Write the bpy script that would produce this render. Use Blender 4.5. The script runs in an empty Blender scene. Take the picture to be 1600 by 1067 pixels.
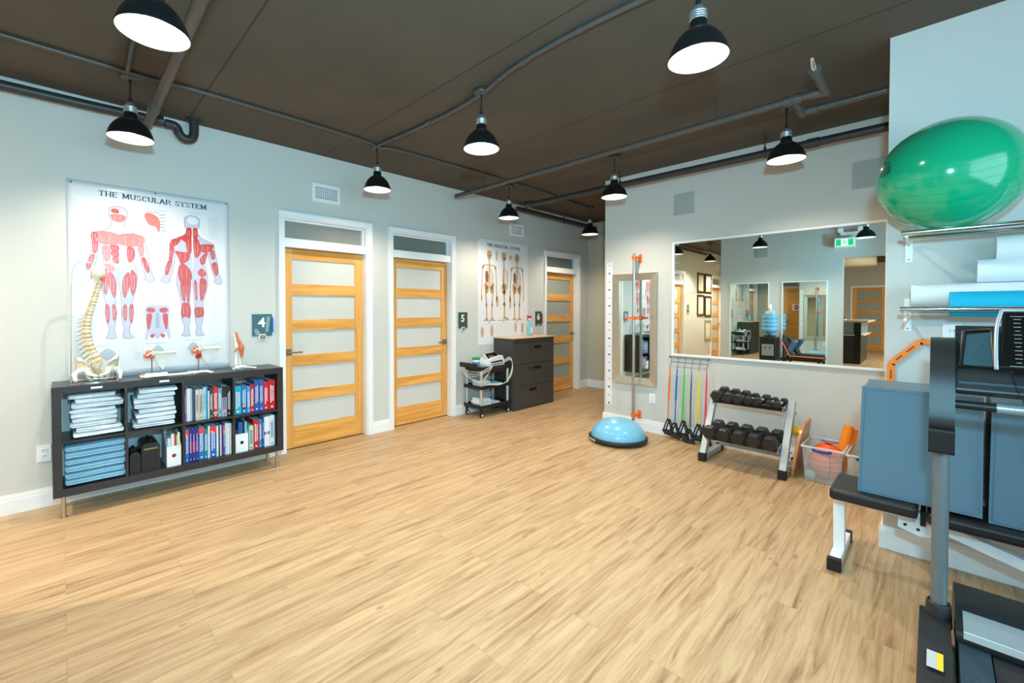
import bpy, math, random
from mathutils import Vector, Matrix, Euler, noise
C = bpy.context.scene.collection
PI = math.pi
rnd = random.Random(7)

# ------------------------------------------------------------------ camera
cam_data = bpy.data.cameras.new('camera')
cam = bpy.data.objects.new('camera', cam_data); C.objects.link(cam)
cam.location = (4.3926, 0.0, 1.40)
cam.rotation_euler = (PI/2 - 0.0173, 0.0, 0.7991)
cam_data.sensor_fit = 'HORIZONTAL'; cam_data.sensor_width = 36.0
cam_data.lens = 683.07/1600*36.0
cam_data.shift_x = 0.025; cam_data.shift_y = -0.0243
cam_data.clip_start = 0.05; cam_data.clip_end = 60
bpy.context.scene.camera = cam

# ------------------------------------------------------------------ view, world, lights
vs = bpy.context.scene.view_settings
vs.view_transform = 'Standard'; vs.look = 'None'; vs.gamma = 1.0; vs.use_curve_mapping = False
vs.exposure = 0.40
world = bpy.data.worlds.new('world'); bpy.context.scene.world = world; world.use_nodes = True
wb = world.node_tree.nodes['Background']
wb.inputs[0].default_value = (0.62, 0.86, 1.0, 1); wb.inputs[1].default_value = 1.0

def area_light(name, loc, target, sx, sy, power, color, spread=None):
    l = bpy.data.lights.new(name, 'AREA'); l.shape = 'RECTANGLE'; l.size = sx; l.size_y = sy
    l.energy = power; l.color = color
    if spread: l.spread = spread
    o = bpy.data.objects.new(name, l); C.objects.link(o); o.location = loc
    o.rotation_euler = (Vector(target)-Vector(loc)).to_track_quat('-Z', 'Y').to_euler()
    return o
# flash above the photographer's camera (throws the short shadows behind the pendants and pipes)
fl = bpy.data.lights.new('camera_flash', 'SPOT'); fl.energy = 300; fl.color = (0.30, 0.77, 1.0); fl.shadow_soft_size = 0.06
fl.spot_size = math.radians(165); fl.spot_blend = 1.0
fo = bpy.data.objects.new('camera_flash', fl); C.objects.link(fo); fo.location = (4.50, 0.02, 1.86)
fo.rotation_euler = Vector((-0.80, 0.60, 0.08)).to_track_quat('-Z', 'Y').to_euler()
# cool fill lamp added as daylight from an assumed, unseen east window
area_light('east_window_fill', (6.45, 0.9, 1.75), (0.0, 1.1, 1.4), 3.6, 2.0, 60, (0.58, 0.86, 1.0))
# lamps over the reception and the hallway beyond the corner
area_light('reception_ceiling_light', (4.9, -5.6, 2.9), (4.2, -6.0, 0), 1.6, 3.0, 280, (1.0, 0.93, 0.82))
#area_light('hallway_ceiling_light', (0.6, -3.0, 2.9), (0.6, -3.0, 0), 0.3, 1.6, 60, (1.0, 0.90, 0.70))

# ------------------------------------------------------------------ helpers
def lin(c):
    return tuple(((x/255)/12.92 if x/255 <= 0.04045 else ((x/255+0.055)/1.055)**2.4) for x in c)+(1.0,)
MATS = {}
def mat(name, col, rough=0.5, metal=0.0, bump=0.0, bscale=60.0, var=0.0, vscale=4.0, coat=0.0, trans=0.0, ior=1.45, emit=None, estr=0.0, stretch=(1,1,1), alpha=1.0):
    if name in MATS: return MATS[name]
    m = bpy.data.materials.new(name); m.use_nodes = True; nt = m.node_tree; N = nt.nodes; L = nt.links
    b = N['Principled BSDF']; base = lin(col)
    b.inputs['Base Color'].default_value = base; b.inputs['Roughness'].default_value = rough
    b.inputs['Metallic'].default_value = metal; b.inputs['IOR'].default_value = ior
    b.inputs['Coat Weight'].default_value = coat; b.inputs['Coat Roughness'].default_value = 0.08
    b.inputs['Transmission Weight'].default_value = trans; b.inputs['Alpha'].default_value = alpha
    tc = N.new('ShaderNodeTexCoord'); mp = N.new('ShaderNodeMapping'); mp.inputs['Scale'].default_value = stretch
    L.new(tc.outputs['Object'], mp.inputs[0])
    nz = N.new('ShaderNodeTexNoise'); nz.inputs['Scale'].default_value = vscale; nz.inputs['Detail'].default_value = 4
    L.new(mp.outputs[0], nz.inputs['Vector'])
    v = max(var, 0.015)
    rp = N.new('ShaderNodeMapRange'); rp.inputs['To Min'].default_value = 1-v; rp.inputs['To Max'].default_value = 1+v
    L.new(nz.outputs[0], rp.inputs[0])
    mx = N.new('ShaderNodeMix'); mx.data_type = 'RGBA'; mx.blend_type = 'MULTIPLY'; mx.inputs['Factor'].default_value = 1
    mx.inputs['A'].default_value = base; L.new(rp.outputs[0], mx.inputs['B']); L.new(mx.outputs['Result'], b.inputs['Base Color'])
    if bump > 0:
        n2 = N.new('ShaderNodeTexNoise'); n2.inputs['Scale'].default_value = bscale; n2.inputs['Detail'].default_value = 3
        L.new(mp.outputs[0], n2.inputs['Vector'])
        bp = N.new('ShaderNodeBump'); bp.inputs['Strength'].default_value = bump; bp.inputs['Distance'].default_value = 0.01
        L.new(n2.outputs[0], bp.inputs['Height']); L.new(bp.outputs[0], b.inputs['Normal'])
    if emit:
        b.inputs['Emission Color'].default_value = lin(emit); b.inputs['Emission Strength'].default_value = estr
    MATS[name] = m; return m

class M:
    """collects geometry; build() links it as ONE mesh object"""
    def __init__(s): s.v = []; s.f = []; s.sm = []; s.T = Matrix.Identity(4)
    def add(s, vs_, fs, smooth=False):
        n = len(s.v)
        for p in vs_: s.v.append(tuple(s.T @ Vector(p)))
        for f in fs: s.f.append(tuple(n+i for i in f)); s.sm.append(smooth)
        return s
    def at(s, loc=(0,0,0), rot=(0,0,0), sc=(1,1,1)):
        s.T = Matrix.Translation(loc) @ Euler(rot).to_matrix().to_4x4() @ Matrix.Diagonal((*sc, 1)); return s
    def box(s, x0, x1, y0, y1, z0, z1):
        return s.add([(x0,y0,z0),(x1,y0,z0),(x1,y1,z0),(x0,y1,z0),(x0,y0,z1),(x1,y0,z1),(x1,y1,z1),(x0,y1,z1)],
              [(0,3,2,1),(4,5,6,7),(0,1,5,4),(1,2,6,5),(2,3,7,6),(3,0,4,7)])
    def bar(s, a, b, w, h, up=(0,0,1)):
        a = Vector(a); b = Vector(b); d = (b-a).normalized(); r = d.cross(Vector(up))
        if r.length < 1e-4: r = d.cross(Vector((0,1,0)))
        r.normalize(); u = r.cross(d); vs_ = []
        for p in (a, b):
            for i, j in ((-1,-1),(1,-1),(1,1),(-1,1)): vs_.append(p + r*(w/2*i) + u*(h/2*j))
        return s.add(vs_, [(3,2,1,0),(4,5,6,7),(0,1,5,4),(1,2,6,5),(2,3,7,6),(3,0,4,7)])
    def tube(s, pts, r, n=12, cap=True, smooth=True, closed=False):
        pts = [Vector(p) for p in pts]; rr = r if isinstance(r, (list, tuple)) else [r]*len(pts)
        k = len(pts); vs_ = []; prev = None
        for i, p in enumerate(pts):
            if closed: d = pts[(i+1) % k]-pts[i-1]
            else: d = (pts[min(i+1, k-1)] - pts[max(i-1, 0)])
            d.normalize()
            if prev is None:
                a = Vector((0,0,1)) if abs(d.z) < 0.9 else Vector((1,0,0)); u = d.cross(a).normalized()
            else:
                u = prev - d*prev.dot(d); u.normalize()
            prev = u; w = d.cross(u)
            for j in range(n):
                t = 2*PI*j/n; vs_.append(p + (u*math.cos(t)+w*math.sin(t))*rr[i])
        fs = []
        for i in range(k if closed else k-1):
            for j in range(n):
                a = i*n+j; b = i*n+(j+1) % n; i2 = (i+1) % k
                fs.append((a, b, i2*n+(j+1) % n, i2*n+j))
        s.add(vs_, fs, smooth)
        if cap and not closed:
            s.add(vs_[:n], [tuple(range(n-1, -1, -1))]); s.add(vs_[-n:], [tuple(range(n))])
        return s
    def lathe(s, prof, n=32, smooth=True, cap0=False, cap1=False):
        vs_ = []; fs = []
        for r, z in prof:
            for j in range(n):
                t = 2*PI*j/n; vs_.append((r*math.cos(t), r*math.sin(t), z))
        for i in range(len(prof)-1):
            for j in range(n):
                fs.append((i*n+j, i*n+(j+1) % n, (i+1)*n+(j+1) % n, (i+1)*n+j))
        s.add(vs_, fs, smooth)
        if cap0: s.add(vs_[:n], [tuple(range(n-1, -1, -1))])
        if cap1: s.add(vs_[-n:], [tuple(range(n))])
        return s
    def ball(s, c, r, n=20, m=12, sc=(1,1,1)):
        vs_ = [(c[0], c[1], c[2]-r*sc[2])]; fs = []
        for i in range(1, m):
            ph = -PI/2+PI*i/m
            for j in range(n):
                t = 2*PI*j/n; vs_.append((c[0]+r*sc[0]*math.cos(ph)*math.cos(t), c[1]+r*sc[1]*math.cos(ph)*math.sin(t), c[2]+r*sc[2]*math.sin(ph)))
        vs_.append((c[0], c[1], c[2]+r*sc[2]))
        for j in range(n): fs.append((0, 1+(j+1) % n, 1+j))
        for i in range(m-2):
            for j in range(n): fs.append((1+i*n+j, 1+i*n+(j+1) % n, 1+(i+1)*n+(j+1) % n, 1+(i+1)*n+j))
        e = len(vs_)-1; b0 = 1+(m-2)*n
        for j in range(n): fs.append((b0+j, b0+(j+1) % n, e))
        return s.add(vs_, fs, True)
    def prism(s, poly, axis, a, b, smooth=False):
        """poly: 2D outline; axis 'x' (poly in y,z), 'y' (poly in x,z) or 'z' (poly in x,y)"""
        def P(q, t): return (t, q[0], q[1]) if axis == 'x' else (q[0], t, q[1]) if axis == 'y' else (q[0], q[1], t)
        n = len(poly); ar = sum(poly[i][0]*poly[(i+1) % n][1]-poly[(i+1) % n][0]*poly[i][1] for i in range(n))
        if (ar < 0) != (axis == 'y'): poly = poly[::-1]
        vs_ = [P(q, a) for q in poly]+[P(q, b) for q in poly]
        s.add(vs_, [tuple(range(n-1, -1, -1)), tuple(range(n, 2*n))])
        return s.add(vs_, [(i, (i+1) % n, n+(i+1) % n, n+i) for i in range(n)], smooth)
    def flat(s, poly, x, eps=0):
        """flat print on a wall facing +x; poly in (y,z)"""
        n = len(poly); ar = sum(poly[i][0]*poly[(i+1) % n][1]-poly[(i+1) % n][0]*poly[i][1] for i in range(n))
        if ar < 0: poly = poly[::-1]
        return s.add([(x, q[0], q[1]) for q in poly], [tuple(range(n))])
    def stroke(s, pts, w, x):
        for a, b in zip(pts, pts[1:]):
            dy, dz = b[0]-a[0], b[1]-a[1]; l = math.hypot(dy, dz) or 1; ny, nz = -dz/l*w/2, dy/l*w/2
            s.flat([(a[0]+ny, a[1]+nz), (b[0]+ny, b[1]+nz), (b[0]-ny, b[1]-nz), (a[0]-ny, a[1]-nz)], x)
        return s
    def build(s, name, m, parent=None, bevel=0.0, seg=2, sub=0, solid=0.0, wn=False):
        me = bpy.data.meshes.new(name)
        off = Vector((0,0,0))
        if parent is not None and parent.get('_w'):     # parts of a placed thing are written in room coordinates
            off = Vector(parent['_w'])
        me.from_pydata([tuple(Vector(p)-off) for p in s.v], [], s.f); me.validate(); me.update()
        for p, q in zip(me.polygons, s.sm): p.use_smooth = q
        if m: me.materials.append(m)
        o = bpy.data.objects.new(name, me); C.objects.link(o)
        if parent is not None: o.parent = parent; 
        if parent is not None and parent.get('_w'): o['_w'] = parent['_w']
        if bevel > 0:
            bv = o.modifiers.new('bevel', 'BEVEL'); bv.width = bevel; bv.segments = seg; bv.limit_method = 'ANGLE'; bv.angle_limit = 0.6
            bv.harden_normals = False
        if solid: sd = o.modifiers.new('solid', 'SOLIDIFY'); sd.thickness = solid; sd.offset = 0
        if sub: su = o.modifiers.new('sub', 'SUBSURF'); su.levels = sub; su.render_levels = sub
        return o

def thing(name, label, cat, loc=(0,0,0), rz=0.0, group=None, local=False):
    o = bpy.data.objects.new(name, None); C.objects.link(o); o.location = loc; o.rotation_euler = (0,0,rz)
    o.empty_display_size = 0.05
    o['label'] = label; o['category'] = cat
    if group: o['group'] = group
    if not local: o['_w'] = tuple(loc)
    return o
def tag(o, label, cat, group=None):
    o['label'] = label; o['category'] = cat
    if group: o['group'] = group
    return o
def struct(o): o['kind'] = 'structure'; return o
def children(o): return [c for c in bpy.data.objects if c.parent == o]
def copy_tree(o, loc, rz=None, label=None, rot=None):
    r = o.copy(); C.objects.link(r); r.location = loc
    if rz is not None: r.rotation_euler = (0,0,rz)
    if rot is not None: r.rotation_euler = rot
    if label: r['label'] = label
    for ch in children(o):
        c = ch.copy(); C.objects.link(c); c.parent = r
        for g in children(ch):
            d = g.copy(); C.objects.link(d); d.parent = c
    return r
def smooth_closed(pts, k=4):
    n = len(pts); out = []
    for i in range(n):
        p0, p1, p2, p3 = pts[i-1], pts[i], pts[(i+1) % n], pts[(i+2) % n]
        for j in range(k):
            t = j/k
            out.append(tuple(0.5*((2*p1[d])+(-p0[d]+p2[d])*t+(2*p0[d]-5*p1[d]+4*p2[d]-p3[d])*t*t+(-p0[d]+3*p1[d]-3*p2[d]+p3[d])*t**3) for d in range(len(p1))))
    return out
def curve(pts, k=6):
    P = [Vector(p) for p in pts]; P = [2*P[0]-P[1]]+P+[2*P[-1]-P[-2]]; out = []
    for i in range(1, len(P)-2):
        p0, p1, p2, p3 = P[i-1:i+3]
        for j in range(k):
            t = j/k; out.append(0.5*((2*p1)+(-p0+p2)*t+(2*p0-5*p1+4*p2-p3)*t*t+(-p0+3*p1-3*p2+p3)*t**3))
    out.append(P[-2]); return out
def text_obj(name, body, size, m, parent, matrix, ext=0.0006, bold=0.0, xs=1.0, align='CENTER'):
    cu = bpy.data.curves.new(name, 'FONT'); cu.body = body; cu.size = size; cu.align_x = align; cu.align_y = 'CENTER'
    cu.extrude = ext; cu.offset = bold; cu.resolution_u = 4
    t = bpy.data.objects.new(name, cu); C.objects.link(t)
    bpy.context.view_layer.update()
    me = bpy.data.meshes.new_from_object(t.evaluated_get(bpy.context.evaluated_depsgraph_get()))
    bpy.data.objects.remove(t)
    me.transform(Matrix.Diagonal((xs,1,1,1))); me.transform(matrix)
    off = Vector(parent['_w']) if parent is not None and parent.get('_w') else Vector((0,0,0))
    me.transform(Matrix.Translation(-off))
    me.materials.clear(); me.materials.append(m); me.name = name
    o = bpy.data.objects.new(name, me); C.objects.link(o)
    if parent is not None: o.parent = parent
    return o
# frames for lettering: on a wall facing +x (text runs along +y), on a wall facing -y (runs +x), facing +y (runs -x)
def face_px(x, y, z): return Matrix(((0,0,1,x),(1,0,0,y),(0,1,0,z),(0,0,0,1)))
def face_my(x, y, z): return Matrix(((1,0,0,x),(0,0,-1,y),(0,1,0,z),(0,0,0,1)))
def face_py(x, y, z): return Matrix(((-1,0,0,x),(0,0,1,y),(0,1,0,z),(0,0,0,1)))

# ------------------------------------------------------------------ materials
def wood_mat(name, light, dark, axis='z', scale=1.0, rough=0.38):
    m = bpy.data.materials.new(name); m.use_nodes = True; nt = m.node_tree; N = nt.nodes; L = nt.links; b = N['Principled BSDF']
    tc = N.new('ShaderNodeTexCoord'); mp = N.new('ShaderNodeMapping')
    st = {'x': (1.0, 14, 14), 'y': (14, 1.0, 14), 'z': (14, 14, 1.0)}[axis]
    mp.inputs['Scale'].default_value = tuple(q*scale for q in st); L.new(tc.outputs['Object'], mp.inputs[0])
    n1 = N.new('ShaderNodeTexNoise'); n1.inputs['Scale'].default_value = 1.0; n1.inputs['Detail'].default_value = 6; n1.inputs['Distortion'].default_value = 1.2
    L.new(mp.outputs[0], n1.inputs['Vector'])
    cr = N.new('ShaderNodeValToRGB'); cr.color_ramp.elements[0].position = 0.28; cr.color_ramp.elements[0].color = lin(dark)
    cr.color_ramp.elements[1].position = 0.66; cr.color_ramp.elements[1].color = lin(light)
    L.new(n1.outputs[0], cr.inputs[0]); L.new(cr.outputs[0], b.inputs['Base Color'])
    b.inputs['Roughness'].default_value = rough; b.inputs['Coat Weight'].default_value = 0.15
    return m
def floor_mat():
    m = bpy.data.materials.new('vinyl_plank_floor'); m.use_nodes = True; nt = m.node_tree; N = nt.nodes; L = nt.links; b = N['Principled BSDF']
    tc = N.new('ShaderNodeTexCoord')
    rot = N.new('ShaderNodeMapping'); rot.inputs['Rotation'].default_value = (0, 0, PI/2); L.new(tc.outputs['Object'], rot.inputs[0])
    br = N.new('ShaderNodeTexBrick'); br.offset = 0.37; br.offset_frequency = 2
    br.inputs['Scale'].default_value = 1.0; br.inputs['Brick Width'].default_value = 1.22; br.inputs['Row Height'].default_value = 0.18
    br.inputs['Mortar Size'].default_value = 0.0011; br.inputs['Mortar Smooth'].default_value = 0.1; br.inputs['Bias'].default_value = 0
    br.inputs['Color1'].default_value = (0.0, 0.0, 0.0, 1); br.inputs['Color2'].default_value = (1, 1, 1, 1); br.inputs['Mortar'].default_value = (0.5, 0.5, 0.5, 1)
    L.new(rot.outputs[0], br.inputs['Vector'])
    # grain shifts from plank to plank
    mp = N.new('ShaderNodeMapping'); mp.inputs['Scale'].default_value = (30, 1.9, 1); L.new(tc.outputs['Object'], mp.inputs[0])
    sep = N.new('ShaderNodeVectorMath'); sep.operation = 'MULTIPLY'; sep.inputs[1].default_value = (7.3, 3.1, 9.7); L.new(br.outputs['Color'], sep.inputs[0])
    ad = N.new('ShaderNodeVectorMath'); ad.operation = 'ADD'; L.new(mp.outputs[0], ad.inputs[0]); L.new(sep.outputs[0], ad.inputs[1])
    n1 = N.new('ShaderNodeTexNoise'); n1.inputs['Scale'].default_value = 1.0; n1.inputs['Detail'].default_value = 8; n1.inputs['Roughness'].default_value = 0.68; n1.inputs['Distortion'].default_value = 0.7
    L.new(ad.outputs[0], n1.inputs['Vector'])
    cr = N.new('ShaderNodeValToRGB'); E = cr.color_ramp.elements
    E[0].position = 0.30; E[0].color = lin((138,102,68)); E[1].position = 0.74; E[1].color = lin((206,178,140))
    e = E.new(0.43); e.color = lin((175,142,105)); e = E.new(0.55); e.color = lin((193,162,123))
    L.new(n1.outputs[0], cr.inputs[0])
    # knots
    mk = N.new('ShaderNodeMapping'); mk.inputs['Scale'].default_value = (5.5, 2.6, 1); L.new(tc.outputs['Object'], mk.inputs[0])
    vo = N.new('ShaderNodeTexVoronoi'); vo.inputs['Scale'].default_value = 1.0; L.new(mk.outputs[0], vo.inputs['Vector'])
    kr = N.new('ShaderNodeMapRange'); kr.inputs['From Min'].default_value = 0.02; kr.inputs['From Max'].default_value = 0.075; kr.inputs['To Min'].default_value = 0.75; kr.inputs['To Max'].default_value = 0.0
    L.new(vo.outputs['Distance'], kr.inputs[0])
    mk2 = N.new('ShaderNodeMix'); mk2.data_type = 'RGBA'; mk2.inputs['B'].default_value = lin((140,96,62)); L.new(kr.outputs[0], mk2.inputs['Factor']); L.new(cr.outputs[0], mk2.inputs['A'])
    # plank tone
    tr = N.new('ShaderNodeMapRange'); tr.inputs['To Min'].default_value = 0.955; tr.inputs['To Max'].default_value = 1.035; L.new(br.outputs['Color'], tr.inputs[0])
    mt = N.new('ShaderNodeMix'); mt.data_type = 'RGBA'; mt.blend_type = 'MULTIPLY'; mt.inputs['Factor'].default_value = 1
    L.new(mk2.outputs['Result'], mt.inputs['A']); L.new(tr.outputs[0], mt.inputs['B'])
    ms = N.new('ShaderNodeMix'); ms.data_type = 'RGBA'; ms.inputs['B'].default_value = lin((140,108,76))
    fm = N.new('ShaderNodeMath'); fm.operation = 'MULTIPLY'; fm.inputs[1].default_value = 0.5; L.new(br.outputs['Fac'], fm.inputs[0])
    L.new(fm.outputs[0], ms.inputs['Factor']); L.new(mt.outputs['Result'], ms.inputs['A']); L.new(ms.outputs['Result'], b.inputs['Base Color'])
    rr = N.new('ShaderNodeMapRange'); rr.inputs['To Min'].default_value = 0.38; rr.inputs['To Max'].default_value = 0.52; L.new(n1.outputs[0], rr.inputs[0]); L.new(rr.outputs[0], b.inputs['Roughness'])
    bp = N.new('ShaderNodeBump'); bp.inputs['Strength'].default_value = 0.12; bp.inputs['Distance'].default_value = 0.004; L.new(n1.outputs[0], bp.inputs['Height']); L.new(bp.outputs[0], b.inputs['Normal'])
    return m
def ceiling_mat():
    m = bpy.data.materials.new('painted_concrete_ceiling'); m.use_nodes = True; nt = m.node_tree; N = nt.nodes; L = nt.links; b = N['Principled BSDF']
    tc = N.new('ShaderNodeTexCoord'); sp = N.new('ShaderNodeSeparateXYZ'); L.new(tc.outputs['Object'], sp.inputs[0])
    acc = None
    for y0 in (-2.7, -1.55, -0.40, 0.77, 1.93, 3.11, 4.20, 5.35, 6.5):
        s1 = N.new('ShaderNodeMath'); s1.operation = 'SUBTRACT'; s1.inputs[1].default_value = y0; L.new(sp.outputs['Y'], s1.inputs[0])
        s2 = N.new('ShaderNodeMath'); s2.operation = 'ABSOLUTE'; L.new(s1.outputs[0], s2.inputs[0])
        s3 = N.new('ShaderNodeMath'); s3.operation = 'LESS_THAN'; s3.inputs[1].default_value = 0.006; L.new(s2.outputs[0], s3.inputs[0])
        if acc is None: acc = s3
        else:
            a = N.new('ShaderNodeMath'); a.operation = 'MAXIMUM'; L.new(acc.outputs[0], a.inputs[0]); L.new(s3.outputs[0], a.inputs[1]); acc = a
    nz = N.new('ShaderNodeTexNoise'); nz.inputs['Scale'].default_value = 2.2; nz.inputs['Detail'].default_value = 6; L.new(tc.outputs['Object'], nz.inputs['Vector'])
    cr = N.new('ShaderNodeValToRGB'); cr.color_ramp.elements[0].position = 0.3; cr.color_ramp.elements[0].color = lin((78,69,59)); cr.color_ramp.elements[1].position = 0.7; cr.color_ramp.elements[1].color = lin((86,76,65))
    L.new(nz.outputs[0], cr.inputs[0])
    mx = N.new('ShaderNodeMix'); mx.data_type = 'RGBA'; mx.inputs['B'].default_value = lin((54,47,41)); L.new(acc.outputs[0], mx.inputs['Factor']); L.new(cr.outputs[0], mx.inputs['A'])
    L.new(mx.outputs['Result'], b.inputs['Base Color']); b.inputs['Roughness'].default_value = 0.85
    return m
WALL = mat('wall_paint', (205,206,202), 0.75, bump=0.05, bscale=180)
WALLTAN = mat('hallway_wall_paint', (196,192,176), 0.75, bump=0.05, bscale=180)
TRIM = mat('white_trim_paint', (238,240,242), 0.35)
FLOOR = floor_mat(); CEIL = ceiling_mat()
DOORW_V = wood_mat('fir_stile_wood', (234,176,98), (214,146,66), 'z'); DOORW_H = wood_mat('fir_rail_wood', (238,180,96), (208,136,54), 'y')
DOORW_HX = wood_mat('fir_rail_wood_across', (228,166,84), (198,128,54), 'x')
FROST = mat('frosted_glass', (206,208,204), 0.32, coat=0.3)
FROST_DARK = mat('frosted_glass_shaded_room', (160,166,156), 0.28, coat=0.3)  # same glass, darkened: weaker light behind it is put into the colour
TRANSOM = mat('transom_glass', (150,150,144), 0.12, coat=0.6)
TRANSOM_G = mat('transom_glass_green', (112,122,114), 0.12, coat=0.6)
STEEL = mat('brushed_steel', (190,188,184), 0.3, 1.0, bump=0.02, bscale=300)
CHROME = mat('chrome', (225,225,228), 0.12, 1.0)
NICKEL = mat('satin_nickel', (150,142,130), 0.32, 1.0)
MIRROR = mat('mirror_silver', (226,236,232), 0.0, 1.0)
BLACK = mat('black_plastic', (26,27,29), 0.45)
BLACKGLOSS = mat('black_gloss', (16,17,18), 0.18)
RUBBER = mat('black_rubber', (24,24,25), 0.6, bump=0.1, bscale=200)
WHITE = mat('white_plastic', (236,238,238), 0.35)
# ------------------------------------------------------------------ room shell
H = 2.964; YB = 4.796; YP = 3.453; XP = 4.19; YO = -0.70; YF = 6.833
struct(M().box(-0.3, 6.8, -10.4, 7.3, -0.1, 0.0).build('floor', FLOOR))
struct(M().box(-0.3, 6.8, -10.4, 7.3, H, H+0.1).build('ceiling', CEIL))
DOORS = [(1.55, 2.43), (2.76, 3.64), (5.617, 6.505), (-1.55, -0.68), (-4.38, -3.50)]    # openings along the left wall
def wall_with_openings():
    m = M(); ys = sorted(DOORS); prev = -5.2
    for a, b in ys:
        m.box(-0.14, 0, prev, a, 0, H); m.box(-0.14, 0, a, b, 2.29, H); prev = b
    m.box(-0.14, 0, prev, 7.0, 0, H); return m
struct(wall_with_openings().build('wall_left', WALL))
struct(M().box(1.553, 6.6, YB, YB+0.15, 0, H).build('wall_back', WALL))
struct(M().box(XP, 6.6, YP, YB-0.001, 0, H).build('wall_right_pier', WALL))
struct(M().box(0.0, 3.9, YF, YF+0.3, 0, 2.70).box(0.0, 3.9, YF+0.12, YF+0.3, 2.70, H).build('wall_far', WALLTAN))
struct(M().box(3.9, 4.05, YB+0.15, YF+0.3, 0, H).build('wall_hallway_end', WALLTAN))
# opposite wall (behind the photographer, seen in the mirrors) with the opening to the reception
mo = M().box(1.13, 3.20, YO-0.14, YO, 0, H).box(3.20, 6.6, YO-0.14, YO, 2.34, H).box(5.3, 6.6, YO-0.14, YO, 0, 2.34)
struct(mo.build('wall_opposite', WALL))
struct(M().box(1.13, 1.27, -5.2, YO-0.141, 0, H).build('wall_hallway_side', WALLTAN))
struct(M().box(-0.14, 1.13, -5.34, -5.2, 0, H).build('wall_hallway_south', WALLTAN))
struct(M().box(0.9, 6.6, -10.3, -10.1, 0, H).build('wall_reception_far', WALLTAN))
struct(M().box(0.9, 1.05, -10.1, -5.34, 0, H).build('wall_reception_side', WALLTAN))
# east side, out of view, with an assumed front window
me_ = M().box(6.6, 6.75, YO, YP, 0, 0.7).box(6.6, 6.75, YO, YP, 2.75, H).box(6.6, 6.75, 2.8, YP, 0.7, 2.75).box(6.6, 6.75, -10.1, YO, 0, H)
struct(me_.build('wall_east', WALL))
wf = M().box(6.6, 6.66, YO, 2.8, 0.70, 0.76).box(6.6, 6.66, YO, 2.8, 2.69, 2.75)
for y in (YO+0.03, 0.55, 1.65, 2.77): wf.box(6.6, 6.66, y-0.03, y+0.03, 0.76, 2.69)
struct(wf.build('window_1', TRIM))

def baseboard(name, runs):
    m = M()
    for (a, b, side) in runs:       # side: outward normal
        a = Vector(a); b = Vector(b); n = Vector(side)
        for h0, h1, t in ((0, 0.095, 0.016), (0.095, 0.118, 0.011), (0.118, 0.132, 0.007)):
            p = [a, b, b+n*t, a+n*t]
            vs_ = [(q.x, q.y, h0) for q in p]+[(q.x, q.y, h1) for q in p]
            m.add(vs_, [(0,3,2,1),(4,5,6,7),(0,1,5,4),(1,2,6,5),(2,3,7,6),(3,0,4,7)])
    return struct(m.build(name, TRIM))
cas = 0.055
segs = []; prev = -5.2
for a, b in sorted(DOORS):
    segs.append(((0, prev, 0), (0, a-cas, 0), (1,0,0))); prev = b+cas
segs.append(((0, prev, 0), (0, YF, 0), (1,0,0)))
baseboard('baseboard_left', segs)
baseboard('baseboard_back', [((1.537, YB, 0), (XP, YB, 0), (0,-1,0)), ((1.553, YB, 0), (1.553, YB+0.15, 0), (-1,0,0))])
baseboard('baseboard_pier', [((XP-0.016, YP, 0), (6.6, YP, 0), (0,-1,0)), ((XP, YP, 0), (XP, YB-0.016, 0), (-1,0,0))])
baseboard('baseboard_far', [((0, YF, 0), (0.70, YF, 0), (0,-1,0)), ((1.65, YF, 0), (3.9, YF, 0), (0,-1,0))])
baseboard('baseboard_opposite', [((1.13, YO, 0), (3.20, YO, 0), (0,1,0)), ((1.13, -5.2, 0), (1.13, YO, 0), (-1,0,0)), ((5.3, YO, 0), (6.6, YO, 0), (0,1,0))])

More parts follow.
